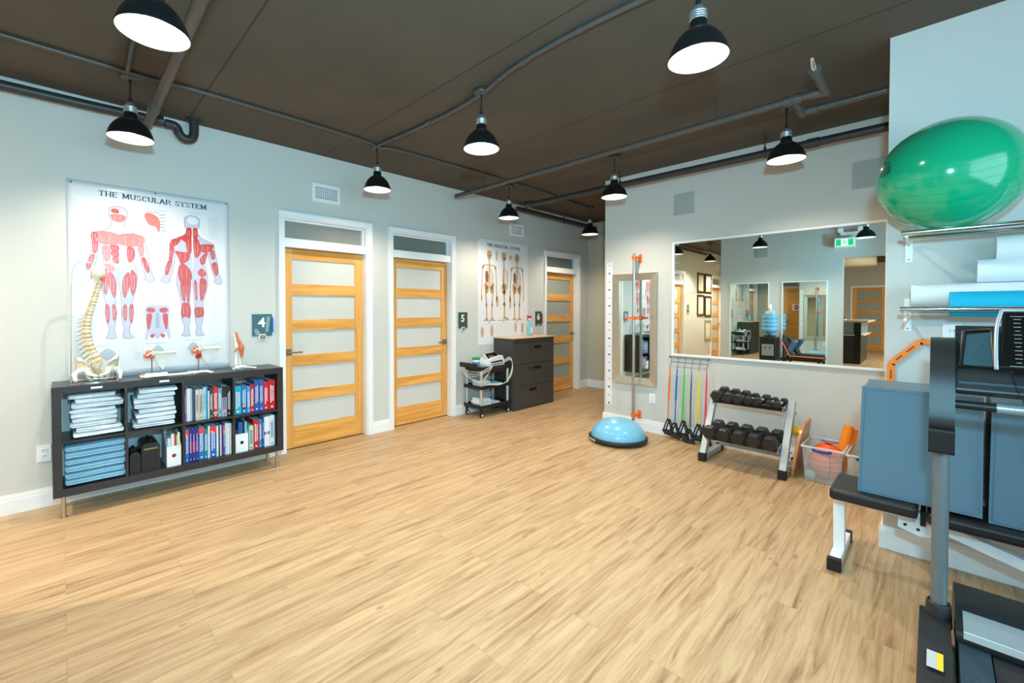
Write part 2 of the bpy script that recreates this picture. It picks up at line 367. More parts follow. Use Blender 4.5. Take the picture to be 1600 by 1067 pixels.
# ------------------------------------------------------------------ doors on the left wall
def left_door(num, y0, y1, lever, glass, trans, hinge_label=None):
    # casing + jamb + header
    d = M()
    cw = cas; t = 0.018
    d.box(0, t, y0-cw, y0, 0, 2.345); d.box(0, t, y1, y1+cw, 0, 2.345); d.box(0, t, y0, y1, 2.29, 2.345)
    d.box(t, t+0.008, y0-cw, y0-cw+0.016, 0, 2.345); d.box(t, t+0.008, y1+cw-0.016, y1+cw, 0, 2.345); d.box(t, t+0.008, y0-cw+.016, y1+cw-.016, 2.329, 2.345)
    d.box(-0.139, 0, y0, y0+0.008, 0, 2.29); d.box(-0.139, 0, y1-0.008, y1, 0, 2.29); d.box(-0.139, 0, y0+.008, y1-.008, 2.282, 2.29)
    d.box(-0.139, -0.004, y0+.008, y1-.008, 2.005, 2.085)
    for zz0, zz1 in ((2.085, 2.10), (2.268, 2.282)): d.box(-0.125, -0.06, y0+.022, y1-.022, zz0, zz1)
    for yy0, yy1 in ((y0+.008, y0+.022), (y1-.022, y1-.008)): d.box(-0.125, -0.06, yy0, yy1, 2.085, 2.282)
    fr = struct(d.build('door_%d' % num, TRIM))
    # leaf
    ya, yb = y0+0.011, y1-0.011; xa, xb = -0.118, -0.078
    st = 0.092
    leaf = M().box(xa, xb, ya, ya+st, 0.008, 1.998).box(xa, xb, yb-st, yb, 0.008, 1.998)
    leaf = leaf.build('door_leaf_stiles', DOORW_V, fr, bevel=0.002)
    r = M(); z = 1.998; zs = []
    r.box(xa, xb, ya+st, yb-st, z-0.10, z); z -= 0.10
    for i in range(5):
        zs.append((z-0.247, z)); z -= 0.247
        nh = 0.1105 if i < 4 else z-0.008
        r.box(xa, xb, ya+st, yb-st, z-nh, z); z -= nh
    r.build('door_rails', DOORW_H, fr, bevel=0.002)
    for a, b in zs:
        M().box(-0.102, -0.094, ya+st-0.004, yb-st+0.004, a-0.004, b+0.004).build('glass_panel', glass, fr)
    M().box(-0.10, -0.094, y0+0.02, y1-0.02, 2.098, 2.27).build('transom_pane', trans, fr)
    s = 1 if lever == 'near' else -1
    yh = ya+0.045 if lever == 'near' else yb-0.045
    h = M().box(xb-0.001, xb+0.008, yh-0.032, yh+0.032, 0.94, 1.004)
    h.tube([(xb, yh, 0.972), (xb+0.045, yh, 0.972)], 0.010)
    h.tube(curve([(xb+0.045, yh-0.004*s, 0.972), (xb+0.05, yh+0.02*s, 0.972), (xb+0.05, yh+0.125*s, 0.972)]), 0.009, n=10)
    h.build('door_handle', NICKEL, fr)
    M().box(xa, xb, ya, yb, 0.0, 0.008).build('door_sweep', BLACK, fr)
    return fr
left_door(1, *DOORS[0], 'near', FROST, TRANSOM)
left_door(2, *DOORS[1], 'far', FROST, TRANSOM_G)
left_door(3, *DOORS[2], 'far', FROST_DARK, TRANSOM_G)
left_door(4, *DOORS[3], 'far', FROST, TRANSOM)
left_door(5, *DOORS[4], 'near', FROST, TRANSOM)
# rooms behind the doors are dark: close the openings at the back
struct(M().box(-0.16, -0.14, -5.2, 7.0, 0, H).build('wall_left_rooms_side', WALLTAN))

# solid wood door with stop sign in the far wall, hidden round the corner but seen in the mirrors
def panel_door(num, x0, x1, y, face, ztop, glassy):
    # face = -1: looks towards -y ; +1: looks towards +y
    def Y(a, b): return (y+face*a, y+face*b) if face > 0 else (y-b, y-a)
    d = M(); cw = 0.07
    for xa, xb, za, zb in ((x0-cw, x0, 0, ztop+cw), (x1, x1+cw, 0, ztop+cw), (x0, x1, ztop, ztop+cw)):
        d.box(xa, xb, *Y(0, 0.02), za, zb)
    fr = struct(d.build('door_%d' % num, TRIM))
    st = 0.11; body = M()
    body.box(x0, x0+st, *Y(0.001, 0.016), 0.01, ztop).box(x1-st, x1, *Y(0.001, 0.016), 0.01, ztop)
    body.build('door_leaf_stiles', DOORW_V, fr, bevel=0.002)
    n = 5; rail = 0.105; bot = 0.20; ph = (ztop-0.01-rail*n-bot)/n; z = ztop; r = M(); pn = M()
    for i in range(n):
        r.box(x0+st, x1-st, *Y(0.001, 0.016), z-rail, z); z -= rail
        pn.box(x0+st, x1-st, *Y(0.001, 0.006), z-ph, z); z -= ph
    r.box(x0+st, x1-st, *Y(0.001, 0.016), 0.01, z)
    r.build('door_rails', DOORW_HX, fr, bevel=0.002)
    pn.build('door_panels', (FROST_DARK if glassy else DOORW_HX), fr)
    return fr
dr = panel_door(6, 0.76, 1.58, YF, -1, 2.10, False)
hm = M().tube([(0.83, YF-0.016, 1.0), (0.83, YF-0.06, 1.0)], 0.011).tube([(0.83, YF-0.06, 1.0), (0.95, YF-0.06, 1.0)], 0.010)
hm.build('door_handle', NICKEL, dr)
SIGNRED = mat('stop_red', (196,30,38), 0.4)
st_ = thing('door_notice', 'white card with red octagonal stop sign on wooden door in the hallway', 'sign', (1.12, YF-0.017, 1.46))
M().box(1.00, 1.24, YF-0.020, YF-0.017, 1.36, 1.56).build('card', WHITE, st_)
M().prism([(1.12+0.085*math.cos(PI/8+i*PI/4), 1.46+0.085*math.sin(PI/8+i*PI/4)) for i in range(8)], 'y', YF-0.022, YF-0.020).build('octagon', SIGNRED, st_)
text_obj('lettering', 'STOP', 0.062, WHITE, st_, face_my(1.12, YF-0.0225, 1.46), bold=0.0015)
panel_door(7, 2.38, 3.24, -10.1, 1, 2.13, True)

# ------------------------------------------------------------------ ceiling lamps
SHADE = mat('black_enamel_shade', (18,20,23), 0.32, coat=0.3)
SHADE_IN = mat('white_enamel_lit_inside', (236,236,232), 0.45, emit=(255,250,238), estr=0.18)  # faint emission imitates bulb light on the white enamel
CAPM = mat('ribbed_aluminium_cap', (205,208,210), 0.35, 0.85)
BULB = mat('frosted_bulb', (255,252,245), 0.4, emit=(255,243,222), estr=4.5)
CORD = mat('black_cord', (20,20,21), 0.6)
ZR = 2.545
def make_lamp(label):
    t = thing('pendant_lamp', label, 'lamp', (0,0,ZR), group=None, local=True)
    R = 0.126
    prof = [(R+0.003, -0.004), (R+0.004, 0.0), (R-0.002, 0.018), (R-0.009, 0.040), (R-0.021, 0.066), (R-0.037, 0.090), (R-0.057, 0.111), (0.046, 0.127), (0.040, 0.132), (0.037, 0.142), (0.037, 0.165), (0.035, 0.168)]
    M().lathe(prof, 40).build('lamp_shade', SHADE, t)
    inn = [(R+0.001, -0.003), (R-0.002, 0.001), (R-0.007, 0.020), (R-0.018, 0.046), (R-0.034, 0.074), (R-0.058, 0.101), (0.034, 0.122), (0.001, 0.124)]
    M().lathe(inn, 40).build('reflector', SHADE_IN, t)
    cp = [(0.001, 0.168), (0.037, 0.168)]
    for k in range(4): cp += [(0.038, 0.170+k*0.010), (0.038, 0.176+k*0.010), (0.0355, 0.178+k*0.010)]
    cp += [(0.034, 0.212), (0.020, 0.232), (0.012, 0.240), (0.0, 0.242)]
    M().lathe(cp, 28).build('socket_cap', CAPM, t)
    M().ball((0,0,0.062), 0.034, 20, 12, (1,1,1.25)).build('bulb', BULB, t)
    M().tube([(0,0,0.240), (0,0,0.262)], 0.011, 10).tube([(0,0,0.262), (0,0,0.385)], 0.0045, 8).tube([(0,0,0.375), (0,0,0.392)], 0.010, 10).build('cord', CORD, t)
    M().lathe([(0.0, 0.385), (0.050, 0.385), (0.054, 0.390), (0.054, H-ZR-0.001), (0.0, H-ZR-0.001)], 24).build('junction_box', mat('painted_box', (84,80,76), 0.45, 0.4), t)
    return t
def lamp_light(x, y, e=50):
    l = bpy.data.lights.new('pendant_bulb_light', 'SPOT'); l.energy = e; l.spot_size = math.radians(146); l.spot_blend = 0.7
    l.color = (1.0, 0.86, 0.68); l.shadow_soft_size = 0.022
    o = bpy.data.objects.new('pendant_bulb_light', l); C.objects.link(o); o.location = (x, y, ZR+0.012)
LP = [(2.114, 0.29, 'large near pendant lamp cut off at the top left, nearest the front'),
      (0.613, 0.35, 'pendant lamp above the muscular poster in front of the wall drain pipe'),
      (0.642, 2.19, 'pendant lamp hanging above the air vent between doors 4 and 5'),
      (2.114, 2.167, 'pendant lamp hanging from a ceiling box alone in the middle of the ceiling'),
      (3.62, 2.10, 'large pendant lamp at top right of centre with its bulb visible'),
      (3.578, 3.997, 'pendant lamp over the big wall mirror, right of the square speaker'),
      (2.088, 4.064, 'pendant lamp by the outer corner of the mirror wall'),
      (0.638, 4.046, 'pendant lamp above the skeletal system poster, below crossing pipes'),
      (0.684, 5.822, 'farthest pendant lamp, near the hallway corner past door 6'),
      (3.60, 0.34, 'pendant lamp reflected at the top right corner of the big mirror, beside the exit sign'),
      (0.62, -1.55, 'pendant lamp reflected at the left edge of the big mirror'),
      (0.62, -3.35, 'pendant lamp deep in the back hallway, reflected beside the wall edge')]
lamp0 = None
for x, y, lb in LP:
    if lamp0 is None: lamp0 = make_lamp(lb); lamp0.location = (x, y, ZR)
    else: copy_tree(lamp0, (x, y, ZR), label=lb)
for o in [o for o in bpy.data.objects if o.name.startswith('pendant_lamp')]: o['group'] = 'black dome pendant lamps'
for x, y, lb in LP: lamp_light(x, y, 50 if y > -1 else 150)

# ------------------------------------------------------------------ pipes and conduits
PIPE = mat('grey_painted_pipe', (86,84,82), 0.4, 0.25); PIPEB = mat('brown_painted_pipe', (88,78,70), 0.5, 0.1); PIPED = mat('dark_painted_pipe', (62,60,60), 0.42, 0.25)
def pipe(name, pts, r, m, label, cat='pipe', fittings=(), hangers=()):
    o = thing(name, label, cat, pts[0])
    M().tube(pts, r, 14).build('pipe_run', m, o)
    for a, b, rr in fittings: M().tube([a, b], rr, 16).build('coupling', m, o)
    for (x, y, z) in hangers:
        M().tube([(x, y, z+r), (x, y, H-0.001)], 0.005, 8).tube([(x, y, z+r-0.004), (x, y, z+r+0.02)], 0.012, 10).build('hanger_rod', m, o)
        ring = [(x, y+(r+0.004)*math.cos(t), z+(r+0.004)*math.sin(t)) for t in [2*PI*i/16 for i in range(16)]]
        M().tube(ring, 0.004, 6, closed=True).build('clamp', m, o)
    return o
zc = H-0.018
pipe('ceiling_conduit', curve([(0.70, -5.0, zc), (0.70, 0.1, zc), (0.66, 0.30, zc-0.01), (0.72, 0.6, zc), (0.73, 1.28, zc), (0.715, 2.0, zc), (0.68, 2.19, zc-0.01), (0.73, 2.5, zc), (0.77, 4.2, zc), (0.72, 5.2, zc), (0.69, 5.82, zc-0.008)], 5), 0.013, PIPE, 'thin grey conduit along the left side of the ceiling joining the wall-side lamps', 'conduit', [((0.73,1.25,zc),(0.73,1.31,zc),0.017), ((0.765,3.3,zc),(0.765,3.36,zc),0.017)])
pipe('ceiling_conduit', curve([(0.70, 2.165, zc), (1.2, 2.20, zc), (1.7, 2.215, zc), (2.11, 2.17, zc-0.01), (2.5, 2.10, zc), (3.0, 2.08, zc), (3.60, 2.11, zc-0.01)], 5), 0.015, PIPE, 'grey conduit crossing the ceiling to the lamp in the middle', 'conduit', [((1.42,2.20,zc),(1.47,2.20,zc),0.019), ((2.55,2.095,zc),(2.59,2.093,zc),0.019), ((2.98,2.08,zc),(3.02,2.08,zc),0.019)])
pipe('ceiling_conduit', [(0.66, 0.33, zc), (2.11, 0.29, zc)], 0.013, PIPE, 'short grey conduit between the two lamps at the top left', 'conduit')
pipe('sprinkler_pipe', [(0.22, 3.53, 2.80), (3.86, 3.53, 2.80)], 0.024, PIPE, 'grey sprinkler pipe with a sawn free end crossing above the skeletal poster', fittings=[((3.66,3.53,2.8),(3.76,3.53,2.8),0.033), ((3.80,3.53,2.8),(3.90,3.53,2.8),0.031)], hangers=[(3.241,3.53,2.8),(0.50,3.53,2.8),(0.72,3.53,2.8)])
spp = [o for o in bpy.data.objects if o.name == 'sprinkler_pipe'][0]
br_ = M().tube([(3.88, 3.56, 2.80), (3.88, 3.20, 2.80)], 0.026, 14).tube([(3.88,3.24,2.8),(3.88,3.17,2.8)], 0.032, 16).build('branch_pipe', PIPE, spp)
M().tube([(3.88,3.17,2.8),(3.88,3.13,2.81),(3.88,3.10,2.84)], [0.016,0.012,0.008], 10).build('sprinkler_head', CHROME, spp)
M().tube([(3.71, 3.50, 2.80), (3.71, 3.80, 2.80)], 0.022, 14).tube([(3.71,3.74,2.8),(3.71,3.83,2.8)], 0.029, 16).tube([(3.70, 3.80, 2.80), (XP-0.001, 3.80, 2.80)], 0.022, 14).tube([(3.71,3.80,2.8),(3.80,3.80,2.8)], 0.029, 16).build('branch_pipe', PIPE, spp)
pipe('sprinkler_main', [(0.55, 4.46, 2.79), (0.75, 4.50, 2.79), (2.9, 4.53, 2.79), (XP-0.001, 4.53, 2.79)], 0.034, PIPED, 'dark sprinkler main running close along the mirror wall', fittings=[((0.55,4.46,2.79),(0.66,4.48,2.79),0.042),((3.62,4.53,2.79),(3.70,4.53,2.79),0.040)], hangers=[(3.31,4.53,2.79),(1.90,4.52,2.79)])
pipe('drain_pipe', curve([(0.10, -2.8, 2.86), (0.10, -1.2, 2.862), (0.10, 0.0, 2.872), (0.10, 0.35, 2.880), (0.10, 0.60, 2.885)], 4), 0.033, PIPED, 'thick dark drain pipe along the top of the left wall', fittings=[((0.10,0.50,2.882),(0.10,0.60,2.886),0.042)])
pipe('drain_trap', curve([(0.10, 0.61, 2.878), (0.10, 0.68, 2.872), (0.10, 0.705, 2.82), (0.10, 0.74, 2.79), (0.10, 0.785, 2.80), (0.10, 0.805, 2.85), (0.10, 0.805, 2.96)], 6), 0.034, PIPED, 'curved trap of dark drain pipe bending up into the ceiling', fittings=[((0.10,0.805,2.945),(0.10,0.805,2.962),0.058)])
pipe('cross_pipe', [(0.16, 0.487, 2.80), (4.9, 0.44, 2.78)], 0.03, PIPEB, 'brown painted pipe crossing the ceiling towards the top left lamps', fittings=[((0.50,0.483,2.80),(0.58,0.482,2.80),0.038)], hangers=[(0.70,0.482,2.80)])
pipe('sprinkler_main', [(0.15, 4.75, 2.855), (0.15, YF-0.001, 2.835)], 0.034, PIPED, 'dark sprinkler main high on the left wall past door 5', hangers=[(0.15,5.9,2.84)])
# ------------------------------------------------------------------ air vents, speakers, sockets
GRILL = mat('vent_dark', (120,128,136), 0.6)
def vent(y0, y1, z0, z1, label, fine):
    t = thing('air_vent', label, 'vent', (0, (y0+y1)/2, (z0+z1)/2), group=None)
    b = 0.035
    m = M().box(0, 0.012, y0, y0+b, z0, z1).box(0, 0.012, y1-b, y1, z0, z1).box(0, 0.012, y0+b, y1-b, z0, z0+b).box(0, 0.012, y0+b, y1-b, z1-b, z1)
    m.build('vent_frame', TRIM, t, bevel=0.002)
    M().box(0, 0.002, y0+b, y1-b, z0+b, z1-b).build('vent_backing', GRILL, t)
    g = M(); ny, nz = (10, 7) if fine else (2, 12)
    for i in range(1, ny): y = y0+b+(y1-y0-2*b)*i/ny; g.box(0.002, 0.009, y-0.003, y+0.003, z0+b, z1-b)
    for i in range(1, nz): z = z0+b+(z1-z0-2*b)*i/nz; g.box(0.002, 0.008, y0+b, y1-b, z-0.003, z+0.003)
    g.build('vent_grille', TRIM, t)
vent(1.823, 2.119, 2.49, 2.675, 'white egg-crate air vent on the wall above door 4', True)
vent(4.75, 5.06, 2.49, 2.67, 'small white louvred air vent above the skeletal system poster', False)
vent(-4.13, -3.85, 2.50, 2.68, 'white air vent above the farthest hallway door, seen only in the big mirror', False)
vent(-1.25, -0.98, 2.50, 2.68, 'white air vent above the door behind the photographer, seen only in the big mirror', True)
SPK = mat('speaker_grille', (172,178,178), 0.8, bump=0.3, bscale=500)
def speaker_b(x0, x1, z0, z1, label, y, s):
    t = thing('wall_speaker', label, 'speaker', ((x0+x1)/2, y, (z0+z1)/2), group='square wall speakers')
    ya, yb = (y-0.008, y) if s < 0 else (y, y+0.008)
    M().box(x0, x1, ya, yb, z0, z1).build('speaker_frame', mat('speaker_frame', (190,194,192), 0.6), t, bevel=0.002)
    yc, yd = (ya-0.003, ya) if s < 0 else (yb, yb+0.003)
    M().box(x0+.006, x1-.006, yc, yd, z0+.006, z1-.006).build('speaker_grille', SPK, t)
speaker_b(2.39, 2.606, 2.408, 2.638, 'square grey in-wall speaker grille above the left end of the big mirror', YB, -1)
speaker_b(3.885, 4.10, 2.40, 2.628, 'square grey in-wall speaker grille half hidden behind the green ball', YB, -1)
speaker_b(1.79, 2.012, 2.45, 2.69, 'square grey wall speaker seen as a reflection in the big mirror', YO, 1)
SOCK = mat('socket_plate', (240,241,242), 0.3)
def outlet(name, label, cat, loc, axis, toggle=False):
    t = thing(name, label, cat, loc); x, y, z = loc
    if axis == 'x': M().box(0, 0.006, y-0.036, y+0.036, z-0.058, z+0.058).build('cover_plate', SOCK, t, bevel=0.002)
    else: M().box(x-0.036, x+0.036, y-0.006, y, z-0.058, z+0.058).build('cover_plate', SOCK, t, bevel=0.002)
    for dz in ((0,) if toggle else (-0.02, 0.02)):
        w, h = (0.016, 0.033) if toggle else (0.017, 0.014)
        if axis == 'x':
            r = M().box(0.006, 0.008, y-w, y+w, z+dz-h, z+dz+h).build('rocker' if toggle else 'receptacle', SOCK, t, bevel=0.002)
            if not toggle: M().box(0.008, 0.0085, y-0.008, y-0.005, z+dz-0.004, z+dz+0.006).box(0.008, 0.0085, y+0.005, y+0.008, z+dz-0.004, z+dz+0.006).build('slots', BLACK, r)
        else:
            r = M().box(x-w, x+w, y-0.008, y-0.006, z+dz-h, z+dz+h).build('rocker' if toggle else 'receptacle', SOCK, t, bevel=0.002)
            if not toggle: M().box(x-0.008, x-0.005, y-0.0085, y-0.008, z+dz-0.004, z+dz+0.006).box(x+0.005, x+0.008, y-0.0085, y-0.008, z+dz-0.004, z+dz+0.006).build('slots', BLACK, r)
outlet('wall_outlet', 'white wall outlet left of the bookshelf', 'socket', (0, -0.098, 0.380), 'x')
outlet('wall_outlet', 'white wall outlet below the silver framed mirror', 'socket', (2.163, YB, 0.388), 'y')
outlet('light_switch', 'white light switch between the big mirror and the pier', 'switch', (4.135, YB, 1.41), 'y', True)
outlet('wall_outlet', 'white wall outlet on the pier above the orange rack', 'socket', (4.455, YP, 1.262), 'y')

# ------------------------------------------------------------------ door number signs
SIGNG = mat('sign_slate_green', (62,84,80), 0.35); SIGNT = mat('sign_teal', (66,104,116), 0.3); SIGNL = mat('sign_pale_swirl', (128,160,166), 0.4)
SIGNW = mat('sign_white', (238,240,238), 0.4); LCD = mat('lcd', (150,158,120), 0.3); GLASSY = mat('clear_acrylic', (225,235,236), 0.12, alpha=0.35)
def door_sign(num, yc, w, h, zc, label, col, timer=True, red=None, swirl=False):
    t = thing('door_number_sign', label, 'sign', (0, yc, zc), group='door number signs')
    M().box(0, 0.004, yc-w/2-0.008, yc+w/2+0.008, zc-h/2-0.010, zc+h/2+0.008).build('acrylic_plate', mat('acrylic_pale', (198,208,208), 0.2), t, bevel=0.001)
    M().box(0.004, 0.006, yc-w/2, yc+w/2, zc-h/2, zc+h/2).build('sign_face', col, t)
    if swirl:
        sw = M().flat(smooth_closed([(yc-w*.30, zc-h*.44), (yc-w*.38, zc-h*.22), (yc-w*.28, zc-h*.16), (yc-w*.14, zc-h*.30), (yc-w*.08, zc-h*.46)]), 0.0063)
        sw.flat([(yc+w*.22, zc+h*.38), (yc+w*.42, zc+h*.40), (yc+w*.30, zc-h*.30), (yc+w*.16, zc-h*.34)], 0.0063)
        sw.build('sign_swirl', SIGNL, t)
    text_obj('number', str(num), h*0.60, SIGNW, t, face_px(0.0072, yc-w*0.02, zc+h*0.10), bold=h*0.016, xs=1.0)
    if timer:
        c = M().box(0.006, 0.020, yc-0.030, yc+0.030, zc-h/2-0.030, zc-h/2+0.018).build('timer', WHITE, t, bevel=0.006)
        M().box(0.020, 0.0215, yc-0.021, yc+0.021, zc-h/2-0.022, zc-h/2+0.010).build('timer_bezel', BLACK, c)
        M().box(0.0215, 0.022, yc-0.015, yc+0.015, zc-h/2-0.015, zc-h/2+0.004).build('timer_display', LCD, c)
    if red: M().bar((0.012, yc+w/2+0.002, zc+h*0.36), (0.012, yc+w/2+0.004, zc-h*0.34), 0.014, 0.012, up=(0,1,0)).build('slider_tab', red, t, bevel=0.003)
door_sign(4, 1.345, 0.175, 0.205, 1.250, 'teal number 4 sign with blue tab and timer beside the first door', SIGNT, True, mat('tab_blue', (18,110,214), 0.3), True)
door_sign(5, 3.832, 0.160, 0.215, 1.250, 'slate green number 5 sign with clip holder left of the skeletal poster', SIGNG)
door_sign(6, 5.420, 0.160, 0.225, 1.250, 'slate green number 6 sign with red tab right of the spray bottle', SIGNG, False, mat('tab_red', (206,28,40), 0.3))
door_sign(3, -1.83, 0.15, 0.21, 1.40, 'dark door sign with number 3 in the back hallway, seen only in the big mirror', SIGNG)
s6 = [o for o in bpy.data.objects if o.name.startswith('door_number_sign')][2]
for k in (-1, 1): M().box(0.006, 0.010, 5.42+k*0.02-0.011, 5.42+k*0.02+0.011, 1.142, 1.158).build('name_slip', SIGNW, s6)

# ------------------------------------------------------------------ lettering with slab serifs
def slab_text(parent, name, txt, y0, y1, z, hgt, x, m, wgt=0.20):
    G = {'T': (1.0, [[(0,1),(1,1)],[(.5,0),(.5,1)]], [(.5,0),(0,.86,'v'),(1,.86,'v')]),
         'H': (1.05, [[(.12,0),(.12,1)],[(.88,0),(.88,1)],[(.12,.5),(.88,.5)]], [(.12,0),(.12,1),(.88,0),(.88,1)]),
         'E': (.92, [[(.12,0),(.12,1)],[(.0,1),(.9,1)],[(.0,0),(.95,0)],[(.12,.52),(.7,.52)]], [(.9,.9,'v'),(.95,.1,'v'),(.7,.52,'v')]),
         'M': (1.25, [[(.1,0),(.1,1)],[(.9,0),(.9,1)],[(.12,1),(.5,.12)],[(.5,.12),(.88,1)]], [(.1,0),(.06,1),(.9,0),(.94,1)]),
         'U': (1.05, [[(.12,1),(.12,.3),(.25,.06),(.5,0),(.75,.06),(.88,.3),(.88,1)]], [(.12,1),(.88,1)]),
         'S': (.85, [[(.92,.78),(.8,.95),(.5,1),(.2,.93),(.1,.76),(.25,.58),(.75,.44),(.92,.26),(.8,.06),(.5,0),(.2,.05),(.06,.24)]], [(.92,.86,'v'),(.06,.12,'v')]),
         'C': (.98, [[(.92,.72),(.8,.93),(.5,1),(.22,.9),(.08,.5),(.22,.1),(.5,0),(.8,.06),(.92,.26)]], [(.92,.86,'v')]),
         'L': (.88, [[(.12,0),(.12,1)],[(0,0),(.95,0)]], [(.12,1),(.95,.12,'v')]),
         'A': (1.05, [[(.08,0),(.5,1)],[(.92,0),(.5,1)],[(.22,.34),(.78,.34)]], [(.08,0),(.92,0)]),
         'R': (1.05, [[(.12,0),(.12,1),(.62,1),(.82,.9),(.85,.74),(.78,.56),(.6,.5),(.12,.5)],[(.55,.5),(.9,0)]], [(.12,0),(.92,0)]),
         'Y': (1.0, [[(.08,1),(.5,.48)],[(.92,1),(.5,.48)],[(.5,0),(.5,.5)]], [(.5,0),(.08,1),(.92,1)]),
         'K': (1.05, [[(.12,0),(.12,1)],[(.14,.42),(.85,1)],[(.38,.58),(.88,0)]], [(.12,0),(.12,1),(.85,1),(.88,0)]),
         ' ': (.55, [], [])}
    tot = sum(G[c][0]+0.22 for c in txt)-0.22; u = (y1-y0)/tot; w = wgt*hgt; cur = y0; m_ = M()
    for c in txt:
        gw, st, se = G[c]; W = gw*u
        for s in st:
            pts = [(cur+p[0]*W, z+p[1]*hgt) for p in s]
            for a, b in zip(pts, pts[1:]):
                vert = abs(a[0]-b[0]) < abs(a[1]-b[1])*0.5; ww = w*1.15 if vert else w*0.62
                m_.stroke([a, b], ww, x)
        for q in se:
            if len(q) == 2: m_.stroke([(cur+q[0]*W-u*0.24, z+q[1]*hgt), (cur+q[0]*W+u*0.24, z+q[1]*hgt)], w*0.55, x)
            else: m_.stroke([(cur+q[0]*W, z+(q[1]-.12)*hgt), (cur+q[0]*W, z+(q[1]+.12)*hgt)], w*0.5, x)
        cur += W+0.22*u
    return m_.build(name, m, parent)

# ------------------------------------------------------------------ muscular system poster
POST = mat('laminated_poster', (224,227,232), 0.16, bump=0.25, bscale=3.2, coat=0.6)
INKB = mat('title_ink_blue', (24,62,98), 0.3, coat=0.5); INKG = mat('caption_ink', (176,186,196), 0.35, coat=0.5)
FIGS = mat('print_pale_tendon', (188,184,204), 0.3, coat=0.5, var=0.06, vscale=60); FIGO = mat('print_outline', (84,76,110), 0.3, coat=0.5)
RED1 = mat('print_muscle_red', (192,46,28), 0.3, coat=0.5, var=0.25, vscale=70, stretch=(1,1,0.3)); RED2 = mat('print_pale_red_and_glare', (202,116,112), 0.3, coat=0.5, var=0.14, vscale=70, stretch=(1,1,0.3))  # front figure's pale muscles: glare on the laminate put into the red
FIB = mat('print_fibre_white', (228,206,206), 0.3, coat=0.5)
BONE = mat('print_bone', (196,160,110), 0.4, coat=0.3, var=0.2, vscale=80); BONED = mat('print_bone_dark', (140,98,66), 0.4, coat=0.3); INKD = mat('title_ink_dark', (26,34,46), 0.35)
mp_ = thing('anatomy_poster', 'large laminated muscular system chart with two red muscle figures above the bookshelf', 'poster', (0.003, 0.56, 0.885))
sheet = M(); ny, nz = 26, 34; vs_ = []; fs_ = []
for j in range(nz+1):
    for i in range(ny+1):
        y = 0.037+1.041*i/ny; z = 0.885+1.459*j/nz
        vs_.append((0.003, y, z))
for j in range(nz):
    for i in range(ny): a = j*(ny+1)+i; fs_.append((a, a+1, a+ny+2, a+ny+1))
sheet.add(vs_, fs_, True); sheet.build('poster_sheet', POST, mp_, solid=0.003)
X0 = 0.0052
slab_text(mp_, 'title_lettering', 'THE MUSCULAR SYSTEM', 0.213, 0.905, 2.254, 0.036, X0, INKB)
SIL = [(0.748,2.136),(0.751,2.165),(0.773,2.18),(0.802,2.187),(0.832,2.183),(0.852,2.162),(0.856,2.128),(0.849,2.092),(0.836,2.078),(0.838,2.038),(0.87,2.0),(0.916,1.981),(0.957,1.962),(0.967,1.909),(0.977,1.85),(0.987,1.79),(0.991,1.73),(1.007,1.676),(1.022,1.635),(1.011,1.616),(0.985,1.615),(0.959,1.632),(0.964,1.668),(0.944,1.727),(0.929,1.798),(0.915,1.88),(0.899,1.831),(0.888,1.771),(0.903,1.725),(0.912,1.654),(0.906,1.582),(0.89,1.51),(0.875,1.451),(0.879,1.368),(0.873,1.309),(0.857,1.25),(0.862,1.202),(0.885,1.178),(0.862,1.169),(0.821,1.174),(0.82,1.198),(0.83,1.251),(0.818,1.31),(0.812,1.38),(0.816,1.439),(0.81,1.521),(0.801,1.614),(0.795,1.672),(0.788,1.613),(0.781,1.52),(0.775,1.438),(0.784,1.369),(0.778,1.31),(0.768,1.252),(0.774,1.2),(0.782,1.176),(0.748,1.172),(0.716,1.179),(0.733,1.201),(0.742,1.253),(0.725,1.311),(0.718,1.369),(0.724,1.438),(0.708,1.518),(0.692,1.598),(0.693,1.667),(0.706,1.736),(0.716,1.783),(0.702,1.839),(0.683,1.86),(0.673,1.779),(0.658,1.699),(0.644,1.659),(0.641,1.619),(0.625,1.612),(0.602,1.615),(0.586,1.628),(0.589,1.65),(0.612,1.674),(0.617,1.742),(0.641,1.811),(0.644,1.879),(0.647,1.936),(0.661,1.971),(0.694,1.986),(0.732,2.002),(0.757,2.034),(0.765,2.069),(0.751,2.09)]
def grow(poly, d):
    n = len(poly); out = []
    for i in range(n):
        a, b = poly[i-1], poly[(i+1) % n]; dx, dy = b[0]-a[0], b[1]-a[1]; l = math.hypot(dx, dy) or 1
        out.append((poly[i][0]+dy/l*d, poly[i][1]-dx/l*d))
    return out
